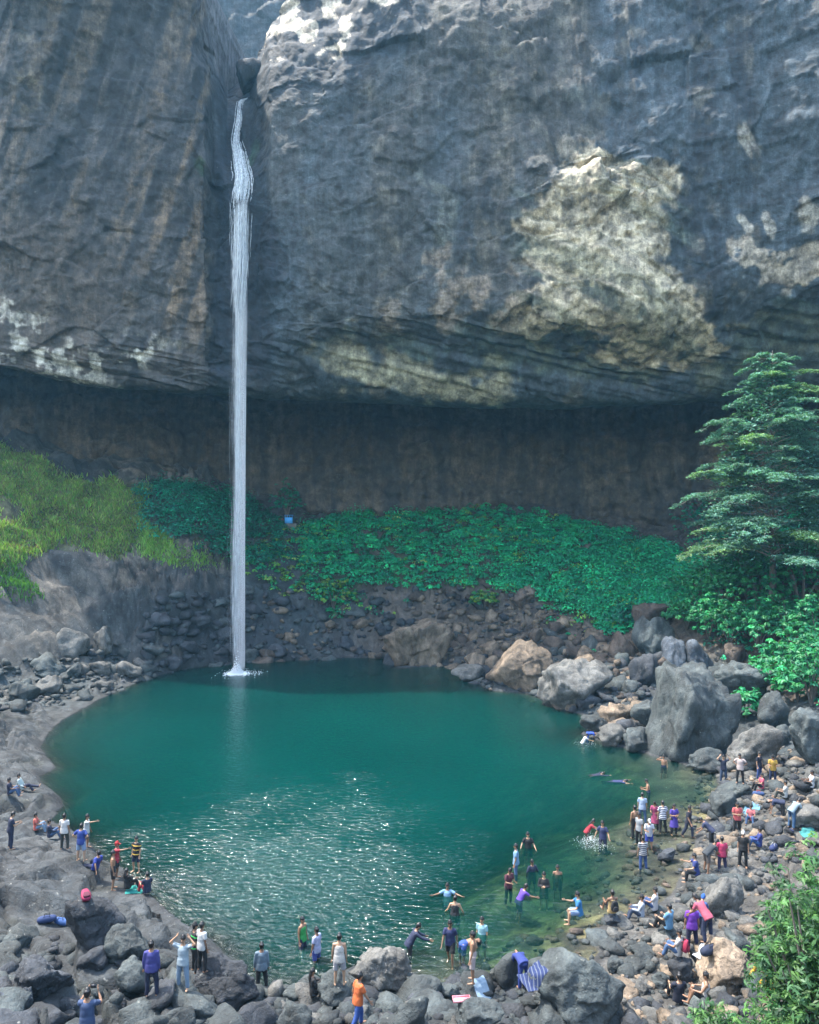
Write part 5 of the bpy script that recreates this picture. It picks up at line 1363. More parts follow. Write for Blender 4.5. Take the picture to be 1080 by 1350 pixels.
for i, (px, py, w_, h_, lab) in enumerate([
 (1005, 800, 90, 62, "glossy emerald bush below the tiered tree, left of the tallest one"),
 (1058, 812, 110, 92, "tallest glossy emerald bush, under the tiered tree at the right edge"),
 (958, 800, 70, 52, "emerald bush at the right end of the green slope"),
 (1046, 862, 100, 60, "emerald bush hanging over the shaded brown boulder"),
 (1070, 925, 80, 62, "emerald bush at the right edge above the boulder that the edge cuts"),
 (1000, 850, 80, 52, "emerald bush right above the dark grey wedge boulder"),
 (935, 838, 66, 46, "emerald bush hanging over the smooth bluish boulder"),
 (1030, 905, 74, 44, "bright green bush behind the tall rounded grey boulder"),
 (905, 826, 46, 34, "small emerald bush beside the reddish brown flat-topped boulder"),
 (984, 942, 40, 30, "small bright bush between the giant boulder and the tall rounded one"),
 (1052, 920, 44, 34, "small bright bush just right of the tall rounded grey boulder"),
 (925, 712, 60, 40, "dull green bush at the foot of the tiered tree, next to the cave wall"),
 (975, 740, 80, 46, "dark green bush in the shade under the tiered tree"),
 (378, 684, 34, 34, "small dark bush on the cave wall above the blue stall"),
 (440, 800, 44, 34, "lime green bush hanging over the dark rubble left of the middle"),
 (640, 800, 30, 20, "small lime tuft of leaves in the rubble above the tan boulders"),
 (820, 825, 40, 26, "emerald bush at the lower tip of the green slope"),
 (985, 786, 80, 50, "emerald bush in front of the tiered tree's trunk"),
 (1035, 772, 90, 52, "deep green bush right behind the tiered tree's trunk"),
 (1078, 778, 90, 60, "deep green bush cut by the right edge beside the tiered tree"),
 (925, 790, 70, 40, "emerald bush between the green slope and the tiered tree, left of its trunk"),
 (1022, 838, 90, 54, "bright emerald bush between the shaded brown boulder and the tiered tree's trunk"),
 (1078, 862, 80, 60, "bright emerald bush cut by the right edge above the shaded brown boulder"),
 (962, 846, 70, 44, "emerald bush right above the brown rock between the leaves"),
 (1052, 890, 80, 50, "bright emerald bush right below the shaded brown boulder"),
]):
    bush(px, py + 6, w_ * 1.4, h_ * 1.55, (LIME + BRG if 'lime' in lab else BRG if i < 11 or i > 16 else TEALG), lab, 500 + i, nl=int(600 + w_ * 24), lsize=.20 if py > 760 else .17)

FG = [(.030, .095, .024), (.045, .125, .03), (.022, .07, .022), (.065, .15, .035), (.04, .11, .04)]
bush(1078, 1350, 190, 1120, FG, "big leafy foreground bush with narrow leaves at the lower right edge", 601, nl=11000, lsize=.085, ratio=.27, d=15.5, name="leafy_bush", stems=26)
bush(1062, 1262, 130, 1095, FG, "paler foreground bush behind the big one at the right edge", 602, nl=5500, lsize=.10, ratio=.3, d=20, name="leafy_bush", stems=16)
bush(955, 1395, 120, 1312, FG, "low light green foreground bush at the bottom edge", 603, nl=3200, lsize=.085, ratio=.28, d=18.5, name="leafy_bush", stems=16)
bush(1035, 1400, 110, 1300, FG, "low foreground bush in the bottom right corner", 604, nl=2600, lsize=.085, ratio=.28, d=17.0, name="leafy_bush", stems=16)
# ------------------------------------------------------------------ people
def unit(v):
    v = np.array(v, float)
    return v / np.linalg.norm(v)
U, DN, FW, BK = (0, 0, 1), (0, 0, -1), (0, 1, 0), (0, -1, 0)
# torso, head direction, (upper arm L, forearm L), (upper arm R, forearm R), (thigh L, shin L), (thigh R, shin R); x = right, y = forward
POSE = {
 'stand':    (U, (0, .08, 1), (-.18, .02, -1), (-.05, .28, -1), (.16, -.04, -1), (.06, .22, -1), (-.08, .02, -1), (-.03, -.06, -1), (.14, .10, -1), (.05, -.12, -1)),
 'hips':     (U, (.1, .1, 1), (-.75, -.25, -.75), (.72, .35, -.45), (.75, -.25, -.75), (-.72, .35, -.45), (-.12, 0, -1), (-.06, -.05, -1), (.14, .06, -1), (.05, -.10, -1)),
 'point':    ((0, .06, 1), (0, .15, 1), (-.2, .1, -1), (-.05, .35, -1), (.12, 1, .10), (.02, 1, .16), (-.08, .12, -1), (-.03, -.12, -1), (.10, -.05, -1), (.05, -.06, -1)),
 'phone':    ((0, .10, 1), (0, .45, 1), (-.2, .25, -1), (.35, .95, .15), (.2, .25, -1), (-.35, .95, .15), (-.08, .06, -1), (-.03, -.10, -1), (.10, .05, -1), (.05, -.08, -1)),
 'photo':    (U, (0, .12, 1), (-.30, .75, -.35), (.45, .45, .75), (.30, .75, -.35), (-.45, .45, .75), (-.10, .02, -1), (-.03, -.05, -1), (.10, .02, -1), (.03, -.05, -1)),
 'head':     ((0, -.03, 1), (0, .05, 1), (-.9, .2, .45), (.75, -.15, .75), (.9, .2, .45), (-.75, -.15, .75), (-.12, .04, -1), (-.04, -.06, -1), (.14, .0, -1), (.05, -.05, -1)),
 'salute':   (U, (0, .05, 1), (-.18, .02, -1), (-.05, .3, -1), (.85, .35, .12), (-.75, .25, .55), (-.10, .03, -1), (-.04, -.06, -1), (.12, .0, -1), (.05, -.05, -1)),
 'crossed':  (U, (0, .12, 1), (-.25, .22, -1), (.85, .55, .05), (.25, .22, -1), (-.85, .55, .12), (-.07, .02, -1), (-.03, -.05, -1), (.12, .08, -1), (.05, -.10, -1)),
 'walk':     ((0, .10, 1), (0, .12, 1), (-.22, -.35, -1), (-.1, .05, -1), (.22, .38, -1), (.1, .6, -.9), (-.06, .42, -1), (-.03, .02, -1), (.06, -.22, -1), (.03, -.55, -1)),
 'reach':    ((0, .62, 1), (0, .5, 1), (-.25, .75, -.75), (-.1, .9, -.45), (.25, .85, -.55), (.1, .95, -.25), (-.12, .15, -1), (-.03, -.2, -1), (.14, .02, -1), (.05, -.2, -1)),
 'bend':     ((0, 1, .10), (0, .9, -.45), (-.12, .2, -1), (.05, .25, -1), (.12, .25, -1), (-.05, .3, -1), (-.14, -.10, -1), (-.02, .03, -1), (.14, -.02, -1), (.02, -.06, -1)),
 'bend_s':   ((0, .85, .75), (0, .7, .6), (-.2, .35, -1), (.1, .75, -.65), (.2, .4, -1), (-.1, .8, -.6), (-.12, .12, -1), (-.02, -.18, -1), (.16, .02, -1), (.02, -.12, -1)),
 'wide':     ((0, -.15, 1), (0, .1, 1), (-1, .35, -.35), (-.9, .6, -.05), (1, .45, -.4), (.9, .5, -.02), (-.12, .3, -1), (-.02, -.2, -1), (.16, .2, -1), (.02, -.2, -1)),
 'wide_low': ((0, .08, 1), (.1, .08, 1), (-.42, .15, -.9), (-.35, .65, -.55), (.46, .05, -.9), (.25, .5, -.75), (-.10, .06, -1), (-.03, -.08, -1), (.14, .0, -1), (.05, -.05, -1)),
 'swim':     ((0, 1, .10), (0, 1, .45), (-.5, .85, .12), (-.1, 1, -.05), (.5, .8, .05), (.3, 1, -.05), (-.12, -1, -.04), (-.04, -1, -.03), (.14, -1, .02), (.06, -1, -.06)),
 'sit':      ((0, -.10, 1), (0, .15, 1), (-.22, .55, -.85), (.15, .8, .05), (.22, .5, -.9), (-.12, .85, .0), (-.18, .86, .50), (-.04, .38, -.95), (.20, .90, .42), (.06, .32, -.98)),
 'lean':     ((0, -.45, 1), (0, .05, 1), (-.35, -.55, -.85), (-.1, -.35, -1), (.2, .25, -1), (0, .85, -.35), (-.12, 1, -.02), (-.03, 1, -.20), (.16, .92, .36), (.04, .55, -.90)),
 'sitrock':  ((0, .10, 1), (0, .2, 1), (-.22, .4, -1), (.1, .9, -.2), (.2, .8, -.5), (.05, 1, .1), (-.16, 1, -.05), (-.02, .10, -1), (.18, 1, -.02), (.02, .02, -1)),
}
def loft(path, rad, side, k=12, cap=True):
    """elliptic rings along a path: rad = (half width along side, half depth)"""
    path = np.array(path, float); rad = np.array(rad, float)
    d = np.gradient(path, axis=0) if len(path) > 1 else np.array([[0, 0, 1.]])
    d /= np.linalg.norm(d, axis=1, keepdims=True) + 1e-9
    s = np.array(side, float)[None] - d * (d @ np.array(side, float))[:, None]
    s /= np.linalg.norm(s, axis=1, keepdims=True) + 1e-9
    t = np.cross(d, s)
    # round caps
    if cap:
        e0 = path[0] - d[0] * rad[0].mean() * .8; e1 = path[-1] + d[-1] * rad[-1].mean() * .8
        m0 = path[0] - d[0] * rad[0].mean() * .5; m1 = path[-1] + d[-1] * rad[-1].mean() * .5
        path = np.vstack([e0, m0, path, m1, e1]); rad = np.vstack([rad[0] * .25, rad[0] * .78, rad, rad[-1] * .78, rad[-1] * .25])
        s = np.vstack([s[0], s[0], s, s[-1], s[-1]]); t = np.vstack([t[0], t[0], t, t[-1], t[-1]])
    a = np.arange(k) / k * 2 * math.pi
    V = path[:, None] + s[:, None] * (np.cos(a)[None, :, None] * rad[:, None, :1]) + t[:, None] * (np.sin(a)[None, :, None] * rad[:, None, 1:])
    n = len(path)
    i = np.arange(n - 1)[:, None] * k
    j = np.arange(k)[None]
    Fc = np.stack([i + j, i + (j + 1) % k, i + k + (j + 1) % k, i + k + j], -1).reshape(-1, 4)
    Fc = [list(q) for q in Fc] + [list(range(k))[::-1], list(range((n - 1) * k, n * k))]
    return V.reshape(-1, 3), Fc
def joinl(parts):
    V, Fc, b = [], [], 0
    for v, f in parts:
        V.append(v); Fc += [[q + b for q in p] for p in f]; b += len(v)
    return np.concatenate(V), Fc
def pymesh(name, V, Fc, smooth=True):
    me = bpy.data.meshes.new(name)
    me.from_pydata([tuple(v) for v in V], [], [tuple(f) for f in Fc])
    if smooth:
        me.polygons.foreach_set("use_smooth", [True] * len(me.polygons))
    me.update()
    return me
def fused(name, parts, voxel, smooth=3):
    """one continuous skin grown round overlapping lofts"""
    me = pymesh(name, *joinl(parts))
    o = bpy.data.objects.new("tmp", me)
    COL.objects.link(o)
    r = o.modifiers.new("r", 'REMESH'); r.mode = 'VOXEL'; r.voxel_size = voxel; r.use_smooth_shade = True
    s = o.modifiers.new("s", 'SMOOTH'); s.iterations = smooth; s.factor = .5
    dg_ = bpy.context.evaluated_depsgraph_get()
    out = bpy.data.meshes.new_from_object(o.evaluated_get(dg_))
    bpy.data.objects.remove(o)
    bpy.data.meshes.remove(me)
    out.name = name
    return out

def figure(pose):
    """every shape a figure in this pose can need; joints in metres, x = right, y = forward, lowest point at z = 0"""
    to, hd, ual, fal, uar, far_, thl, shl, thr, shr = [unit(q) for q in POSE[pose]]
    X = np.array([1., 0, 0])
    P0 = np.zeros(3)
    ch = P0 + to * .33; nb = P0 + to * .50
    nt_ = nb + unit(to + hd) * .075; hc = nt_ + hd * .095
    J = dict(p=P0, ch=ch, nb=nb, nt=nt_, hc=hc)
    fr_t = np.cross(X, to) * -1
    fr_t = fr_t if fr_t @ np.array([0, 1, .01]) > 0 or abs(fr_t[2]) > .5 else -fr_t      # the chest's forward
    body = [loft([P0 - to * .06, P0 + to * .02, P0 + to * .14, P0 + to * .26, P0 + to * .38, P0 + to * .46], [(.135, .10), (.158, .112), (.138, .098), (.152, .108), (.165, .108), (.12, .08)], X, 16),
            loft([nb - to * .05, nt_ + hd * .03], [(.062, .062), (.052, .056)], X, 10)]
    fh = np.array([0, 1., 0]) - hd * hd[1]
    fh = unit(fh) if np.linalg.norm(fh) > .2 else np.array([0, 0, 1.])
    body.append(loft([hc - hd * .085 + fh * .03, hc - hd * .045 + fh * .016, hc, hc + hd * .05 - fh * .005, hc + hd * .085 - fh * .008], [(.040, .050), (.060, .078), (.076, .094), (.074, .092), (.050, .065)], X, 14))
    body.append(loft([hc - hd * .030 + fh * .098, hc + hd * .012 + fh * .096], [(.017, .02), (.010, .010)], X, 8))        # nose
    for sx in (-1, 1):
        body.append(loft([hc + X * sx * .080 - hd * .025, hc + X * sx * .084 + hd * .02], [(.010, .022), (.012, .026)], X, 8))  # ears
    fingers, sleeves, longs, trou, shor = [], [], [], [], []
    pts = {}
    for sx, ua, fa in ((-1, ual, fal), (1, uar, far_)):
        S = nb - to * .055 + X * sx * .175
        E = S + ua * .285
        Wr = E + fa * .25
        body.append(loft([nb - to * .06 + X * sx * .09, S, S + ua * .10, E], [(.06, .06), (.058, .060), (.050, .052), (.038, .038)], np.cross(ua, (0.3, .8, .2)), 10))
        body.append(loft([E, E + fa * .08, Wr], [(.039, .039), (.040, .038), (.025, .022)], np.cross(fa, (0.3, .8, .2)), 10))
        ps = unit(np.cross(fa, X * sx + np.array([0, .35, .2])))                       # across the palm
        pn = unit(np.cross(ps, fa))
        K0 = Wr + fa * .095
        body.append(loft([Wr - fa * .01, Wr + fa * .04, K0], [(.026, .018), (.038, .017), (.040, .014)], ps, 10))
        for q, (o_, l_) in enumerate(((-.030, .070), (-.010, .082), (.010, .077), (.029, .058))):
            b0 = K0 + ps * o_ - fa * .012
            b1 = b0 + unit(fa + pn * .20 + ps * o_ * 2) * l_ * .55
            b2 = b1 + unit(fa + pn * .65) * l_ * .5
            fingers.append(loft([b0, b1, b2], [(.0095, .0095), (.0088, .0088), (.0072, .0072)], ps, 6))
        t0 = Wr + fa * .03 - ps * .026
        t1 = t0 + unit(fa * .7 - ps * .8 + pn * .25) * .045
        t2 = t1 + unit(fa - ps * .15 + pn * .4) * .035
        fingers.append(loft([t0, t1, t2], [(.0125, .0125), (.011, .011), (.009, .009)], ps, 6))
        sleeves.append(loft([nb - to * .05 + X * sx * .09, S, S + ua * .10, S + ua * .19], [(.075, .075), (.075, .078), (.070, .072), (.068, .068)], np.cross(ua, (0.3, .8, .2)), 12, False))
        longs.append(loft([nb - to * .05 + X * sx * .09, S, S + ua * .10, E], [(.075, .075), (.074, .076), (.064, .066), (.054, .054)], np.cross(ua, (0.3, .8, .2)), 12))
        longs.append(loft([E, E + fa * .08, Wr - fa * .01], [(.054, .054), (.053, .052), (.041, .040)], np.cross(fa, (0.3, .8, .2)), 12))
        pts['E%d' % sx], pts['W%d' % sx] = E, K0
    for sx, th, sh in ((-1, thl, shl), (1, thr, shr)):
        Hp = P0 - to * .02 + X * sx * .088
        Kn = Hp + th * .42
        An = Kn + sh * .41
        fs = unit(np.cross(X, th) * 1.0)
        body.append(loft([Hp, Hp + th * .12, Hp + th * .28, Kn], [(.092, .098), (.086, .092), (.068, .072), (.056, .058)], X, 12))
        body.append(loft([Kn, Kn + sh * .12, Kn + sh * .26, An], [(.056, .058), (.054, .062), (.042, .046), (.034, .036)], X, 12))
        ff = np.array([sx * .18, 1., 0]) - sh * (np.array([sx * .18, 1., 0]) @ sh) * .95
        ff = unit(ff) if np.linalg.norm(ff) > .15 else unit(sh + np.array([0, 0, -.2]))
        if pose == 'swim':
            ff = unit(sh + np.array([0, 0, .1]))
        H_ = An + sh * .045 - ff * .04
        body.append(loft([An, H_ + ff * .02], [(.034, .036), (.036, .036)], X, 10))
        body.append(loft([H_, H_ + ff * .10, H_ + ff * .17, H_ + ff * .225], [(.034, .034), (.042, .030), (.046, .022), (.036, .016)], X, 10))
        trou.append(loft([Hp + to * .02, Hp + th * .12, Hp + th * .28, Kn], [(.112, .116), (.103, .108), (.086, .09), (.078, .08)], X, 14))
        trou.append(loft([Kn, Kn + sh * .12, Kn + sh * .26, An - sh * .01], [(.078, .080), (.074, .08), (.066, .068), (.066, .066)], X, 14))
        shor.append(loft([Hp + to * .02, Hp + th * .12, Hp + th * .28, Kn - th * .03], [(.112, .116), (.108, .112), (.098, .10), (.096, .098)], X, 14, False))
    hipr = loft([P0 - to * .08, P0, P0 + to * .09, P0 + to * .13], [(.135, .105), (.176, .130), (.160, .118), (.150, .110)], X, 18, True)
    sh_torso = loft([P0 - to * .14, P0 + to * .0, P0 + to * .14, P0 + to * .26, P0 + to * .38, P0 + to * .455, P0 + to * .485], [(.205, .160), (.200, .152), (.180, .134), (.180, .134), (.184, .128), (.14, .098), (.085, .075)], X, 18, False)
    tank = loft([P0 - to * .14, P0 + to * .0, P0 + to * .14, P0 + to * .26, P0 + to * .36, P0 + to * .43], [(.203, .158), (.198, .150), (.176, .130), (.174, .128), (.168, .122), (.125, .098)], X, 18, False)
    dress = loft([P0 + (thl + thr) * .24, P0 + (thl + thr) * .10 - to * .02, P0 + to * .0, P0 + to * .14, P0 + to * .26, P0 + to * .38, P0 + to * .455, P0 + to * .485], [(.26, .20), (.225, .175), (.186, .14), (.158, .12), (.172, .128), (.178, .124), (.14, .098), (.085, .075)], X, 18, False)
    hair = loft([hc - hd * .035 - fh * .050, hc + hd * .005 - fh * .030, hc + hd * .050 - fh * .016, hc + hd * .090 - fh * .008, hc + hd * .125 - fh * .010], [(.066, .050), (.086, .088), (.090, .106), (.082, .100), (.055, .068)], X, 14)
    longh = [hair, loft([hc - fh * .05 + hd * .02, hc - fh * .085 - hd * .09, nb - fh * .115 - to * .05, nb - fh * .12 - to * .24], [(.076, .05), (.085, .042), (.095, .035), (.06, .022)], X, 12)]
    capp = [hair, loft([hc + hd * .045 + fh * .06, hc + hd * .040 + fh * .165], [(.070, .012), (.055, .007)], X, 10)]
    return dict(body=body, fingers=fingers, tee=[sh_torso] + sleeves, long=[sh_torso] + longs, tank=[tank], dress=[dress] + sleeves,
                pants=[hipr] + trou, shorts=[hipr] + shor, short=[hair], long_hair=longh, cap=capp, hc=hc, hd=hd, fh=fh, back=P0 + to * .30, fr=fh, to=to, P0=P0, pts=pts)

FIG, FMESH = {}, {}
def fig(pose):
    if pose not in FIG:
        FIG[pose] = figure(pose)
    return FIG[pose]
def part_mesh(pose, key):
    if (pose, key) in FMESH:
        return FMESH[(pose, key)]
    g = fig(pose)
    if key == 'body':
        me = fused("person", g['body'], .016)
        fv, ff = joinl(g['fingers'])
        nv = len(me.vertices)
        co = np.empty(nv * 3, np.float32); me.vertices.foreach_get("co", co)
        co = co.reshape(-1, 3)
        faces = [tuple(p.vertices) for p in me.polygons] + [tuple(q + nv for q in f) for f in ff]
        me2 = pymesh("person", np.vstack([co, fv]), faces)
        bpy.data.meshes.remove(me)
        me = me2
        g['zmin'] = float(co[:, 2].min())
        for mm in (SKIN[0], EYE, LIP):
            me.materials.append(mm)
        hc, hd, fh = g['hc'], g['hd'], g['fh']
        cen = np.array([p.center[:] for p in me.polygons])
        mi = np.zeros(len(cen), np.int32)
        for sx in (-1, 1):
            e = hc + hd * .012 + fh * .080 + np.array([sx * .032, 0, 0])
            mi[np.linalg.norm((cen - e) * np.array([.8, 1, 1]), axis=1) < .017] = 1
        e = hc - hd * .052 + fh * .085
        mi[np.linalg.norm((cen - e) * np.array([.6, 1, 1.3]), axis=1) < .016] = 2
        me.polygons.foreach_set("material_index", mi)
    else:
        me = fused({'tee': 'shirt', 'long': 'shirt', 'tank': 'tank_top', 'dress': 'tunic', 'pants': 'trousers', 'shorts': 'shorts', 'short': 'hair', 'long_hair': 'hair', 'cap': 'cap'}[key], g[key], .02 if key not in ('short', 'long_hair', 'cap') else .014, 2)
        if key in ('tee', 'long', 'tank', 'dress', 'pants', 'shorts'):
            co = np.empty(len(me.vertices) * 3, np.float32); me.vertices.foreach_get("co", co)
            no = np.empty(len(me.vertices) * 3, np.float32); me.vertices.foreach_get("normal", no)
            c3, n3 = co.reshape(-1, 3).astype(float), no.reshape(-1, 3)
            c3 = c3 + n3 * (ridged(c3 * np.array([9, 9, 6]) + 3, 2, 90) * .006 - .002)[:, None]      # folds
            me.vertices.foreach_set("co", c3.astype(np.float32).ravel())
            me.update()
        me.materials.append(SKIN[0])
    FMESH[(pose, key)] = me
    return me

def skin_material(c):
    nt = NT("skin")
    nt.principled(c, .5)
    return nt.m
SKIN = [skin_material((.22, .12, .07)), skin_material((.16, .085, .05)), skin_material((.30, .18, .11))]
EYE, LIP = plain("eye", (.012, .01, .01), .3), plain("lip", (.25, .07, .06), .5)
HAIRM = plain("hair", (.008, .007, .007), .45)
CAPC = {'cap_red': (.5, .03, .03), 'cap_black': (.01, .01, .012), 'cap_white': (.7, .7, .7), 'cap_blue': (.02, .12, .45)}

bpy.context.view_layer.update()
DG = bpy.context.evaluated_depsgraph_get()
from mathutils.bvhtree import BVHTree
_tri = {}
def solid_bvh():
    V, Fc, b = [], [], 0
    for o in SOLID:
        if o is ground: continue
        me = o.data
        n = len(me.vertices)
        co = np.empty(n * 3, np.float32); me.vertices.foreach_get("co", co)
        M = np.array(o.matrix_world)
        c = co.reshape(-1, 3) @ M[:3, :3].T + M[:3, 3]
        t = np.empty(len(me.polygons) * 3, np.int32); me.polygons.foreach_get("vertices", t)
        V.append(c); Fc.append(t.reshape(-1, 3) + b); b += n
    return BVHTree.FromPolygons(np.concatenate(V).tolist(), np.concatenate(Fc).tolist())
BVH = solid_bvh()
def drop(x, y, top=60.0, zmax=None):
    """height of the topmost solid thing under a point"""
    z = float(terr(x, y))
    h_ = BVH.ray_cast(Vector((x, y, top)), Vector((0, 0, -1)))
    if h_[0] is not None and h_[0].z > z and (zmax is None or h_[0].z < zmax):
        z = h_[0].z
    return z
def rest_point(px, py):
    """the spot on ground or boulder that the photo shows at px, py"""
    g = hit(px, py)
    dr = Vector(((px - CX) / F, 1, (HY - py) / F)).normalized()
    h_ = BVH.ray_cast(cam.location, dr)
    if h_[0] is not None and h_[0].y < g[1]:
        q = h_[0] + Vector((0, .12, 0))
        z = drop(q.x, q.y, h_[0].z + .9)
        return np.array([q.x, q.y, max(z, 0)])
    return np.array([g[0], g[1], g[2]])

def add_person(P, i):
    px, py, pose, turn, top, bot, hair, hgt, sink, lab = P
    me = part_mesh(pose, 'body')
    g = fig(pose)
    sc_ = hgt / 1.70
    if sink > 0:
        q = G(px, py)
        loc = np.array([q[0], q[1] + .15, (-sink if pose != 'swim' else -sink - g['zmin'] * 0 - .02)])
    else:
        loc = rest_point(px, py)
    o = link("person", me)
    z0 = loc[2] - g['zmin'] * sc_ + (-.02 if sink == 0 else 0)
    if pose == 'sitrock':
        pass
    o.location = (loc[0], loc[1], z0)
    o.rotation_euler = (0, 0, math.radians(turn))
    o.scale = (sc_,) * 3
    o.material_slots[0].link = 'OBJECT'
    o.material_slots[0].material = SKIN[(i * 7 + i // 3) % 3 if i % 4 else 0]
    tag(o, lab, "person")
    def child(key, mat):
        m = part_mesh(pose, key)
        c = link(m.name.split('.')[0], m, o)
        c.material_slots[0].link = 'OBJECT'
        c.material_slots[0].material = mat
    if top:
        child(top[0], cloth(top[1], top[2] if len(top) > 2 else None))
    if bot:
        child(bot[0], cloth(bot[1]))
    if hair == 'short':
        child('short', HAIRM)
    elif hair == 'long':
        child('long_hair', HAIRM)
    elif hair.startswith('cap'):
        child('cap', cloth(CAPC[hair]))
    return o
FOLK = {}
for i, P in enumerate(PEOPLE):
    FOLK[P[9]] = add_person(P, i)
def person_at(words):
    return next(o for k, o in FOLK.items() if words in k)

# ------------------------------------------------------------------ bags, cloths and the stall in the cave
def soft_box(name, sx, sy, sz, mat, parent=None, loc=(0, 0, 0), seed=1, lump=.06, pinch=.75, rot=None):
    v, f = ICO[3]
    s = np.sign(v) * np.abs(v) ** .45
    s = s / np.abs(s).max()
    k = 1 - (1 - pinch) * sstep(-.2, 1, s[:, 2])
    s = s * np.stack([k, k, np.ones(len(s))], -1)
    s = s + v * (fbm(v * 2 + seed, 3, seed) * lump)[:, None]
    return link(name, mesh_np(name, s * np.array([sx, sy, sz]) / 2 + np.array([0, 0, sz / 2]), f, mat, True), parent, loc, rot)
def backpack(loc, rot, color, trim, label, s=1.0, group=None):
    r = link("backpack", None, loc=loc, rot=rot, scale=s)
    tag(r, label, "backpack", group)
    m, m2 = cloth(color), cloth(trim)
    soft_box("pack_body", .32, .20, .46, m, r, (0, 0, 0), 3)
    soft_box("front_pocket", .24, .09, .22, m2, r, (0, -.12, .04), 4)
    for sx in (-1, 1):
        v, f = tube([(sx * .09, .09, .42), (sx * .11, .17, .34), (sx * .11, .17, .18), (sx * .12, .09, .06)], .018, .016, 6)
        link("strap", mesh_np("strap", v, f, m2, True), r)
    v, f = tube([(-.05, .05, .45), (-.03, .05, .50), (.03, .05, .50), (.05, .05, .45)], .010, .010, 6)
    link("handle", mesh_np("handle", v, f, m2, True), r)
    return r
def duffel(px, py, color, trim, label, rz=0, s=1.0):
    p = rest_point(px, py)
    r = link("duffel_bag", None, loc=p, rot=(0, 0, rz), scale=s)
    tag(r, label, "bag")
    v, f = loft([(-.26, 0, .15), (-.1, 0, .155), (.1, 0, .15), (.26, 0, .145)], [(.135, .14), (.15, .155), (.15, .15), (.13, .135)], (0, 1, 0), 12)
    link("bag_body", pymesh("bag_body", v, f), r).data.materials.append(cloth(color))
    for sy in (-1, 1):
        v, f = tube([(-.12, sy * .10, .26), (-.08, sy * .05, .36), (.08, sy * .05, .36), (.12, sy * .10, .26)], .012, .012, 6)
        link("handle", mesh_np("handle", v, f, cloth(trim), True), r)
    return r
def drape(px, py, w, l, color, label, rz=0, stripes=None, name="towel", cat="towel"):
    p = rest_point(px, py)
    n = 26
    a, b = np.meshgrid(np.linspace(-.5, .5, n), np.linspace(-.5, .5, n))
    ca, sa = math.cos(rz), math.sin(rz)
    x = a * w; y = b * l
    X_, Y_ = p[0] + x * ca - y * sa, p[1] + x * sa + y * ca
    zz = np.array([[max(drop(float(X_[i, j]), float(Y_[i, j]), p[2] + .7), 0) for j in range(n)] for i in range(n)])
    for _ in range(3):
        zz = np.maximum(zz, (np.roll(zz, 1, 0) + np.roll(zz, -1, 0) + np.roll(zz, 1, 1) + np.roll(zz, -1, 1)) / 4 * (np.abs(a) < .47) * (np.abs(b) < .47))
    zz = np.clip(zz, p[2] - .35, p[2] + .22)
    zz = zz + .02 + .025 * np.abs(vnoise(np.stack([a * 7, b * 7, a * 0 + px], -1), 6))
    V = np.stack([X_ - p[0], Y_ - p[1], zz - p[2]], -1)
    V2 = np.concatenate([V.reshape(-1, 3), V.reshape(-1, 3) - np.array([0, 0, .012])])
    Fc = np.concatenate([grid_faces(n, n), grid_faces(n, n)[:, ::-1] + n * n])
    if stripes:
        nt = NT("striped_towel")
        tc_ = nt.n("ShaderNodeTexCoord").outputs['Object']
        sx = nt.n("ShaderNodeSeparateXYZ", {0: tc_}).outputs[0]
        w_ = nt.math('GREATER_THAN', nt.math('FRACT', nt.math('MULTIPLY', sx, 9.0)), 0.74)
        nt.principled(nt.mix(tuple(color), stripes, w_), .9)
        mt = nt.m
    else:
        mt = cloth(color)
    o = link(name, mesh_np(name, V2, Fc, mt, True), loc=p)
    tag(o, label, cat)
    return o

def worn_pack(words, color, trim, label):
    o = person_at(words)
    g = fig(next(P for P in PEOPLE if words in P[9])[2])
    off = g['back'] - unit(np.array([0, 1, 0]) - g['to'] * g['to'][1]) * .235 - g['to'] * .26
    R = Matrix.Rotation(o.rotation_euler.z, 3, 'Z')
    p = Vector(o.location) + R @ Vector(off) * o.scale[0]
    tilt = math.atan2(-g['to'][1], g['to'][2])
    return backpack(p, (tilt, 0, o.rotation_euler.z), color, trim, label, .95)
worn_pack("crimson backpack on", (.55, .03, .09), (.30, .02, .05), "crimson backpack on the back of the person in white and jeans")
worn_pack("black backpack on", BLK, (.03, .03, .035), "black backpack on the back of the person in the yellow tank top")
for (px, py, c1, c2, lab, rz) in [
 (113, 1199, (.42, .03, .10), (.15, .02, .05), "magenta red backpack lying on top of the dark pitted boulder", .6),
 (1058, 1092, NAVY, BLK, "dark blue backpack beside the teal cloth on the right shore", .3),
 (1046, 1106, BLK, (.03, .04, .1), "black backpack next to the dark blue one on the right shore", 1.2),
 (875, 1018, (.05, .05, .06), BLK, None, 0),
]:
    if lab is None: continue
    p = rest_point(px, py)
    backpack(p + np.array([0, 0, .12]), (math.radians(-62), 0, rz), c1, c2, lab)
duffel(62, 1219, (.03, .06, .18), BLK, "dark blue duffel bag lying on the left slab, left of the brighter blue one", .4)
duffel(82, 1222, (.04, .12, .36), BLK, "brighter blue duffel bag against the left side of the dark pitted boulder", -.3)
duffel(1020, 1122, (.03, .05, .16), (.5, .5, .5), "dark blue bag with white handles next to the person in the blue jacket", .8)
duffel(1024, 1064, (.05, .12, .25), BLK, "denim blue bag on the stones below the mustard yellow shirt", .3, .9)
duffel(938, 1262, (.02, .03, .07), BLK, "navy bag on the dark boulder right of the purple shirt", .5, 1.1)
duffel(1000, 1050, (.05, .10, .25), RED, "blue bag with red handles at the feet of the mustard yellow shirt", -.2, .9)
drape(178, 1173, .75, .9, TEAL, "teal towel spread on the rock at the tip of the left ledge", .2)
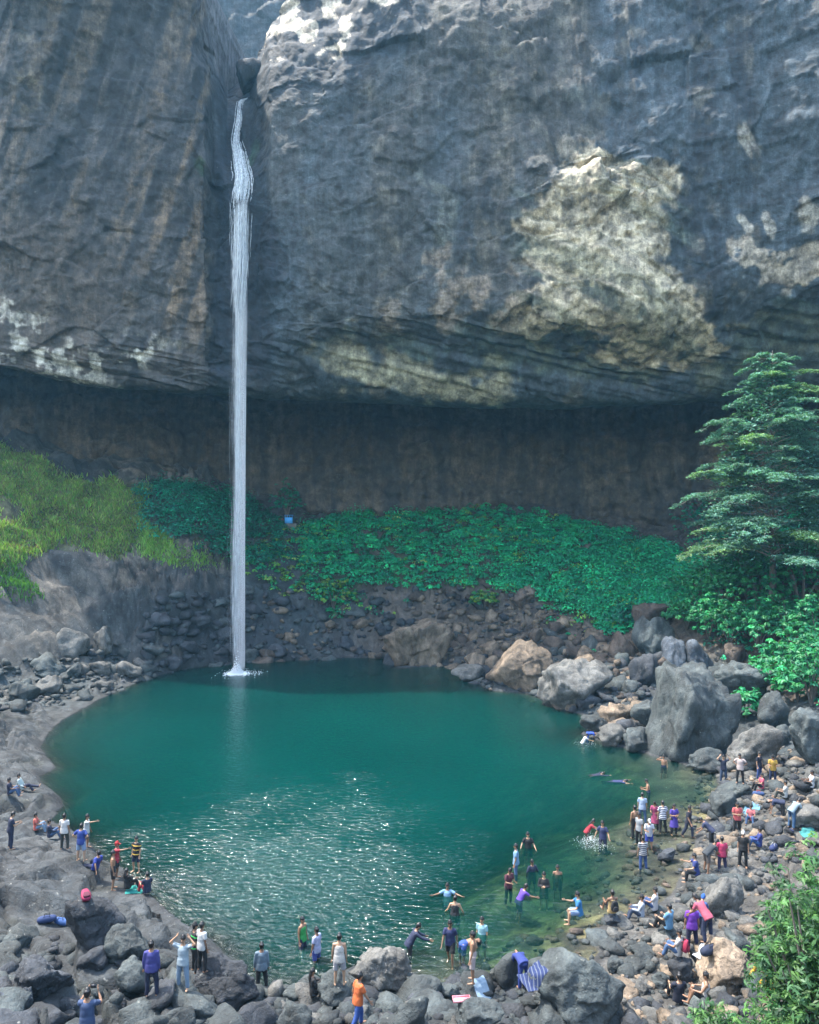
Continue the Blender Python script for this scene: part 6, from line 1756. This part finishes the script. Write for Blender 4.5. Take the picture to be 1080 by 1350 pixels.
drape(703, 1298, .7, 1.0, (.006, .016, .065), "blue towel with thin pale stripes hanging over the near boulder", .25, (.07, .085, .12))
drape(993, 1068, 1.4, 1.0, (.16, .36, .52), "light blue towel spread over a rock behind the child in rose pink", .4)
drape(1066, 1102, .7, .6, (.06, .34, .33), "turquoise cloth lying by the bags at the right edge", .1)
drape(925, 1252, .4, .35, (.55, .58, .62), "small white cloth on the dark boulder left of the broad tan one", .5)
drape(636, 1310, .5, .6, (.28, .40, .52), "pale blue cloth dropped on the near rocks beside the man in pale pink shorts", .5)
# pink tray
p = rest_point(609, 1321)
tray = link("tray", None, loc=p + np.array([0, 0, .03]), rot=(.05, 0, .1))
tag(tray, "pink plastic tray lying on the near rocks", "tray")
MP = plain("pink_plastic", (.62, .22, .26), .4)
def box_mesh(name, lo, hi, mat):
    lo, hi = np.array(lo), np.array(hi)
    v = np.array([[(lo if not (k >> a) & 1 else hi)[a] for a in range(3)] for k in range(8)])
    f = np.array([(0, 2, 3, 1), (4, 5, 7, 6), (0, 1, 5, 4), (2, 6, 7, 3), (0, 4, 6, 2), (1, 3, 7, 5)])
    return mesh_np(name, v, f, mat)
link("tray_base", box_mesh("tray_base", (-.26, -.12, 0), (.26, .12, .015), MP), tray)
for lo, hi in (((-.28, -.14, 0), (.28, -.122, .06)), ((-.28, .122, 0), (.28, .14, .06)), ((-.28, -.120, 0), (-.262, .120, .06)), ((.262, -.120, 0), (.28, .120, .06))):
    link("rim", box_mesh("rim", lo, hi, MP), tray)
# little blue stall on its stone ledge in the cave
p = hit(381, 692)
st = link("stall", None, loc=p)
tag(st, "small bright blue stall on a stone ledge in the cave behind the waterfall", "stall")
MB_ = plain("blue_sheet", (.06, .30, .62), .6)
link("plinth", box_mesh("plinth", (-1.0, -.5, -.6), (1.1, .5, .12), RM['pale']), st)
link("curtain", box_mesh("curtain", (-.5, -.32, .123), (.5, .32, .95), MB_), st)
for sx in (-.5, -.17, .17, .5):
    link("post", box_mesh("post", (sx - .03, -.36, .123), (sx + .03, -.325, 1.25), MB_), st)
link("roof_sheet", box_mesh("roof_sheet", (-.6, -.42, 1.253), (.6, .42, 1.29), MB_), st)
p = hit(366, 689)
cl = link("bundle", None, loc=p)
tag(cl, "white bundle with an orange end lying left of the blue stall", "bundle")
for nm, x0, x1, c in (("sheet", -.9, .1, (.65, .66, .68)), ("end_roll", .12, .75, (.55, .16, .08))):
    v, f = loft([(x0, 0, .12), ((x0 + x1) / 2, .05, .16), (x1, 0, .10)], [(.12, .11), (.15, .14), (.1, .09)], (0, 1, 0), 10)
    link(nm, pymesh(nm, v, f), cl).data.materials.append(cloth(c))
# camera in the hands of the person at the bottom left edge
o = person_at("raising a camera")
g = fig('photo')
R = Matrix.Rotation(o.rotation_euler.z, 3, 'Z')
c = Vector((g['pts']['W-1'] + g['pts']['W1']) / 2) * o.scale[0]
cm = link("camera_body", None, loc=Vector(o.location) + R @ c + Vector((0, .02, .04)))
tag(cm, "small black camera held up by the person at the bottom left edge", "camera")
MK = plain("black_plastic", (.012, .012, .014), .35)
link("housing", box_mesh("housing", (-.07, -.03, -.045), (.07, .03, .045), MK), cm)
v, f = tube([(0, .028, 0), (0, .09, 0)], .034, .03, 12)
link("lens", mesh_np("lens", v, f, MK, True), cm)
# spray thrown up by the two in the middle of the pool
for px, py, n, lab in [(782, 1112, 700, "white spray splashed up between the person in red and the one in navy"), (771, 981, 120, "small splash around the child in white")]:
    q = G(px, py)
    v, f = droplets((0, 0, 0), n, .42, .30, (.005, .017), int(px))
    tag(link("water_spray", mesh_np("water_spray", v, f, MAT_FOAM, True), loc=q), kind='stuff')
# ------------------------------------------------------------------ the moist air of the gorge
nt = NT("moist_air")
pv_ = nt.n("ShaderNodeVolumePrincipled", {'Color': (.28, .68, 1.0), 'Density': 0.00022, 'Anisotropy': 0.25})
nt.t.links.new(pv_.outputs[0], nt.out.inputs['Volume'])
hv = np.array([(x, y, z) for z in (-10.5, 142) for y in (-44, 190) for x in (-94, 94)], float)
hf = np.array([(0, 2, 3, 1), (4, 5, 7, 6), (0, 1, 5, 4), (2, 6, 7, 3), (0, 4, 6, 2), (1, 3, 7, 5)])
hz = link("haze", mesh_np("haze", hv, hf, nt.m))
tag(hz, kind='stuff')
